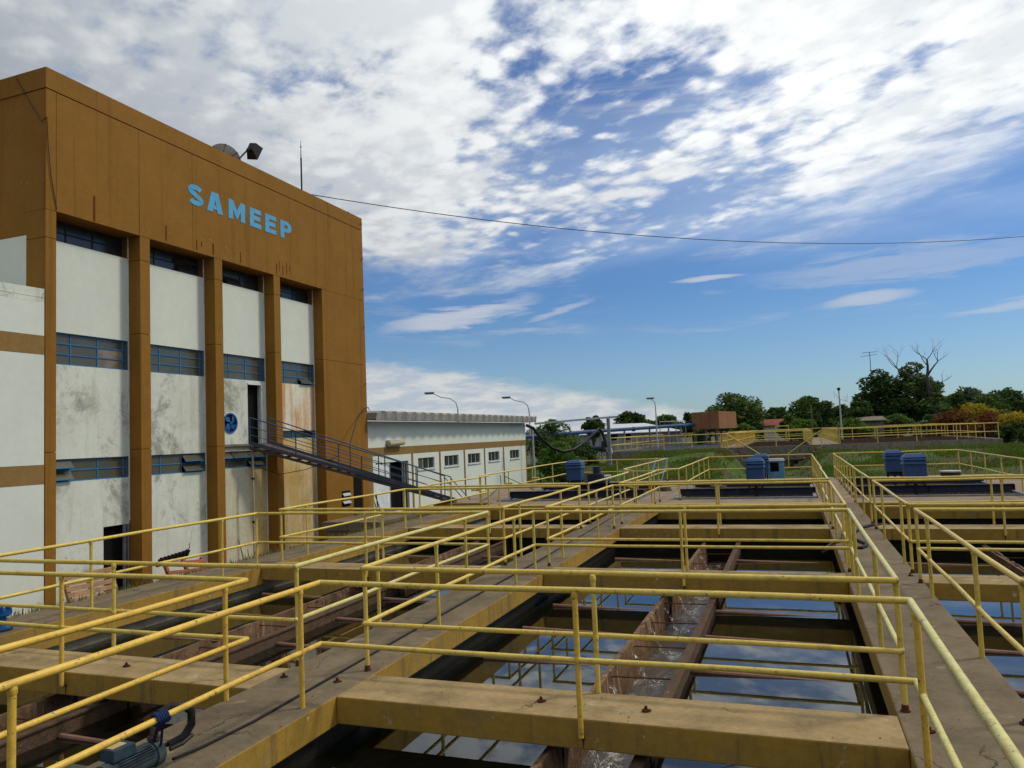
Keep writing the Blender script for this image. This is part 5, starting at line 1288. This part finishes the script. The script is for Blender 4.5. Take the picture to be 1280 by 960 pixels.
# brown tank on posts: built of upright panels
x0, y0 = cpos(862, 80); x1, y1 = cpos(896, 78); x2, y2 = cpos(918, 84); zt2, zb2 = ztop(890, 515.5, 80), ztop(890, 537, 80)
t = thing('water_tank', 'raised brown panelled box tank on short posts behind the far basins', 'tank', None, ((x0+x1)/2, (y0+y1)/2, zb2))
back = Vector((0, 3.2, 0)); P_ = [Vector((x0,y0,0)), Vector((x1,y1,0)), Vector((x2,y2,0))]
for (a, c, nn) in ((P_[0], P_[1], 3), (P_[1], P_[2], 2)):
    for k in range(nn):
        p, q = a.lerp(c, k/nn+.004), a.lerp(c, (k+1)/nn-.004); n_2 = Vector((-(q-p).y, (q-p).x, 0)).normalized()*.12
        part(MB().add([(p.x,p.y,zb2),(q.x,q.y,zb2),(q.x+n_2.x,q.y+n_2.y,zb2),(p.x+n_2.x,p.y+n_2.y,zb2),(p.x,p.y,zt2),(q.x,q.y,zt2),(q.x+n_2.x,q.y+n_2.y,zt2),(p.x+n_2.x,p.y+n_2.y,zt2)],
                      [(3,2,1,0),(4,5,6,7),(0,1,5,4),(1,2,6,5),(2,3,7,6),(3,0,4,7)]), 'tank_panel', 'tankbrown', t)
part(MB().prism([(P_[0].x+.1,P_[0].y+.15),(P_[1].x,P_[1].y+.2),(P_[2].x-.1,P_[2].y+.1),(P_[2].x-1,P_[2].y+4),(P_[0].x+.1,P_[0].y+5)], 'z', zb2+.05, zt2-.1), 'tank_body', 'tankbrown', t)
for f in (.1, .5, .9):
    p = P_[0].lerp(P_[1], f)+Vector((0,.4,0)); part(MB().tube([(p.x,p.y,0),(p.x,p.y,zb2+.04)], .15, 8), 'post', 'greywall', t)
for k in range(5):
    p = P_[0].lerp(P_[2], .25+.13*k)+Vector((0,-.2,0)); part(MB().tube([(p.x,p.y,.9),(p.x,p.y,zb2-.05)], .10, 8), 'valve_pipe', 'motorblue', t)
# red roofed house, small house under the tree
x, y = cpos(965, 112); t = thing('house', 'small far house with red tiled roof among the trees', 'house', None, (x, y, 0))
MB().box(-1.6,1.6,0,4,0,ztop(965,534,112)).build('wall', M['whitewall'], t)
z0, z1 = ztop(965, 533, 112), ztop(965, 525, 112); MB().add([(-1.9,-.3,z0),(1.7,-.3,z0),(1.7,2.6,z1),(-1.5,2.6,z1),(-1.9,-.3,z0-.1),(1.7,-.3,z0-.1),(1.7,2.6,z1-.1),(-1.5,2.6,z1-.1)], [(0,1,2,3),(7,6,5,4),(0,4,5,1),(1,5,6,2),(2,6,7,3),(3,7,4,0)]).build('roof', M['roofred'], t)
x, y = cpos(1086, 84); t = thing('house', 'small grey roofed hut under the large dark tree', 'hut', None, (x, y, 0))
MB().box(-1.2,1.2,0,3,0,ztop(1086,528,84)-.2).build('wall', M['greywall'], t)
z0, z1 = ztop(1086, 526, 84)-.1, ztop(1086, 521, 84)-.1; MB().add([(-1.5,-.3,z0),(1.5,-.3,z0),(1.4,2.6,z1),(-1.4,2.6,z1),(-1.5,-.3,z0-.1),(1.5,-.3,z0-.1),(1.4,2.6,z1-.1),(-1.4,2.6,z1-.1)], [(0,1,2,3),(7,6,5,4),(0,4,5,1),(1,5,6,2),(2,6,7,3),(3,7,4,0)]).build('roof', M['greywall'], t)
# thin steel frames on the far left basin
for (pa, pb, D, l) in ((822, 842, 72, 'thin grey pipe frame standing on the left far basin before the lamp'), (842, 854, 74, 'second thin grey pipe frame on the left far basin')):
    a, c = Vector((*cpos(pa, D), 0)), Vector((*cpos(pb, D), 0)); z1 = ztop(pa, 528, D)
    t = thing('pipe_gantry', l, 'pipe frame', 'thin pipe frames on the far basin', tuple(a+Vector((0,0,.5))))
    part(MB().tube([(a.x,a.y,z1),(c.x,c.y,z1)], .05, 6), 'crossbar', 'lightgrey', t)
    for p in (a, c): part(MB().tube([(p.x,p.y,.5),(p.x,p.y,z1)], .04, 6), 'upright', 'grey', t)
x0, y0 = cpos(966, 80); x1, y1 = cpos(982, 80)
t = thing('pipe_gantry', 'small yellow gate-shaped rail rising above the far railing', 'pipe frame', 'thin pipe frames on the far basin', (x0, y0, 1))
z1 = ztop(974, 534, 80); part(MB().tube([(x0,y0,.9),(x0,y0,z1),(x1,y1,z1),(x1,y1,.9)], .05, 6), 'hoop', 'rail', t)
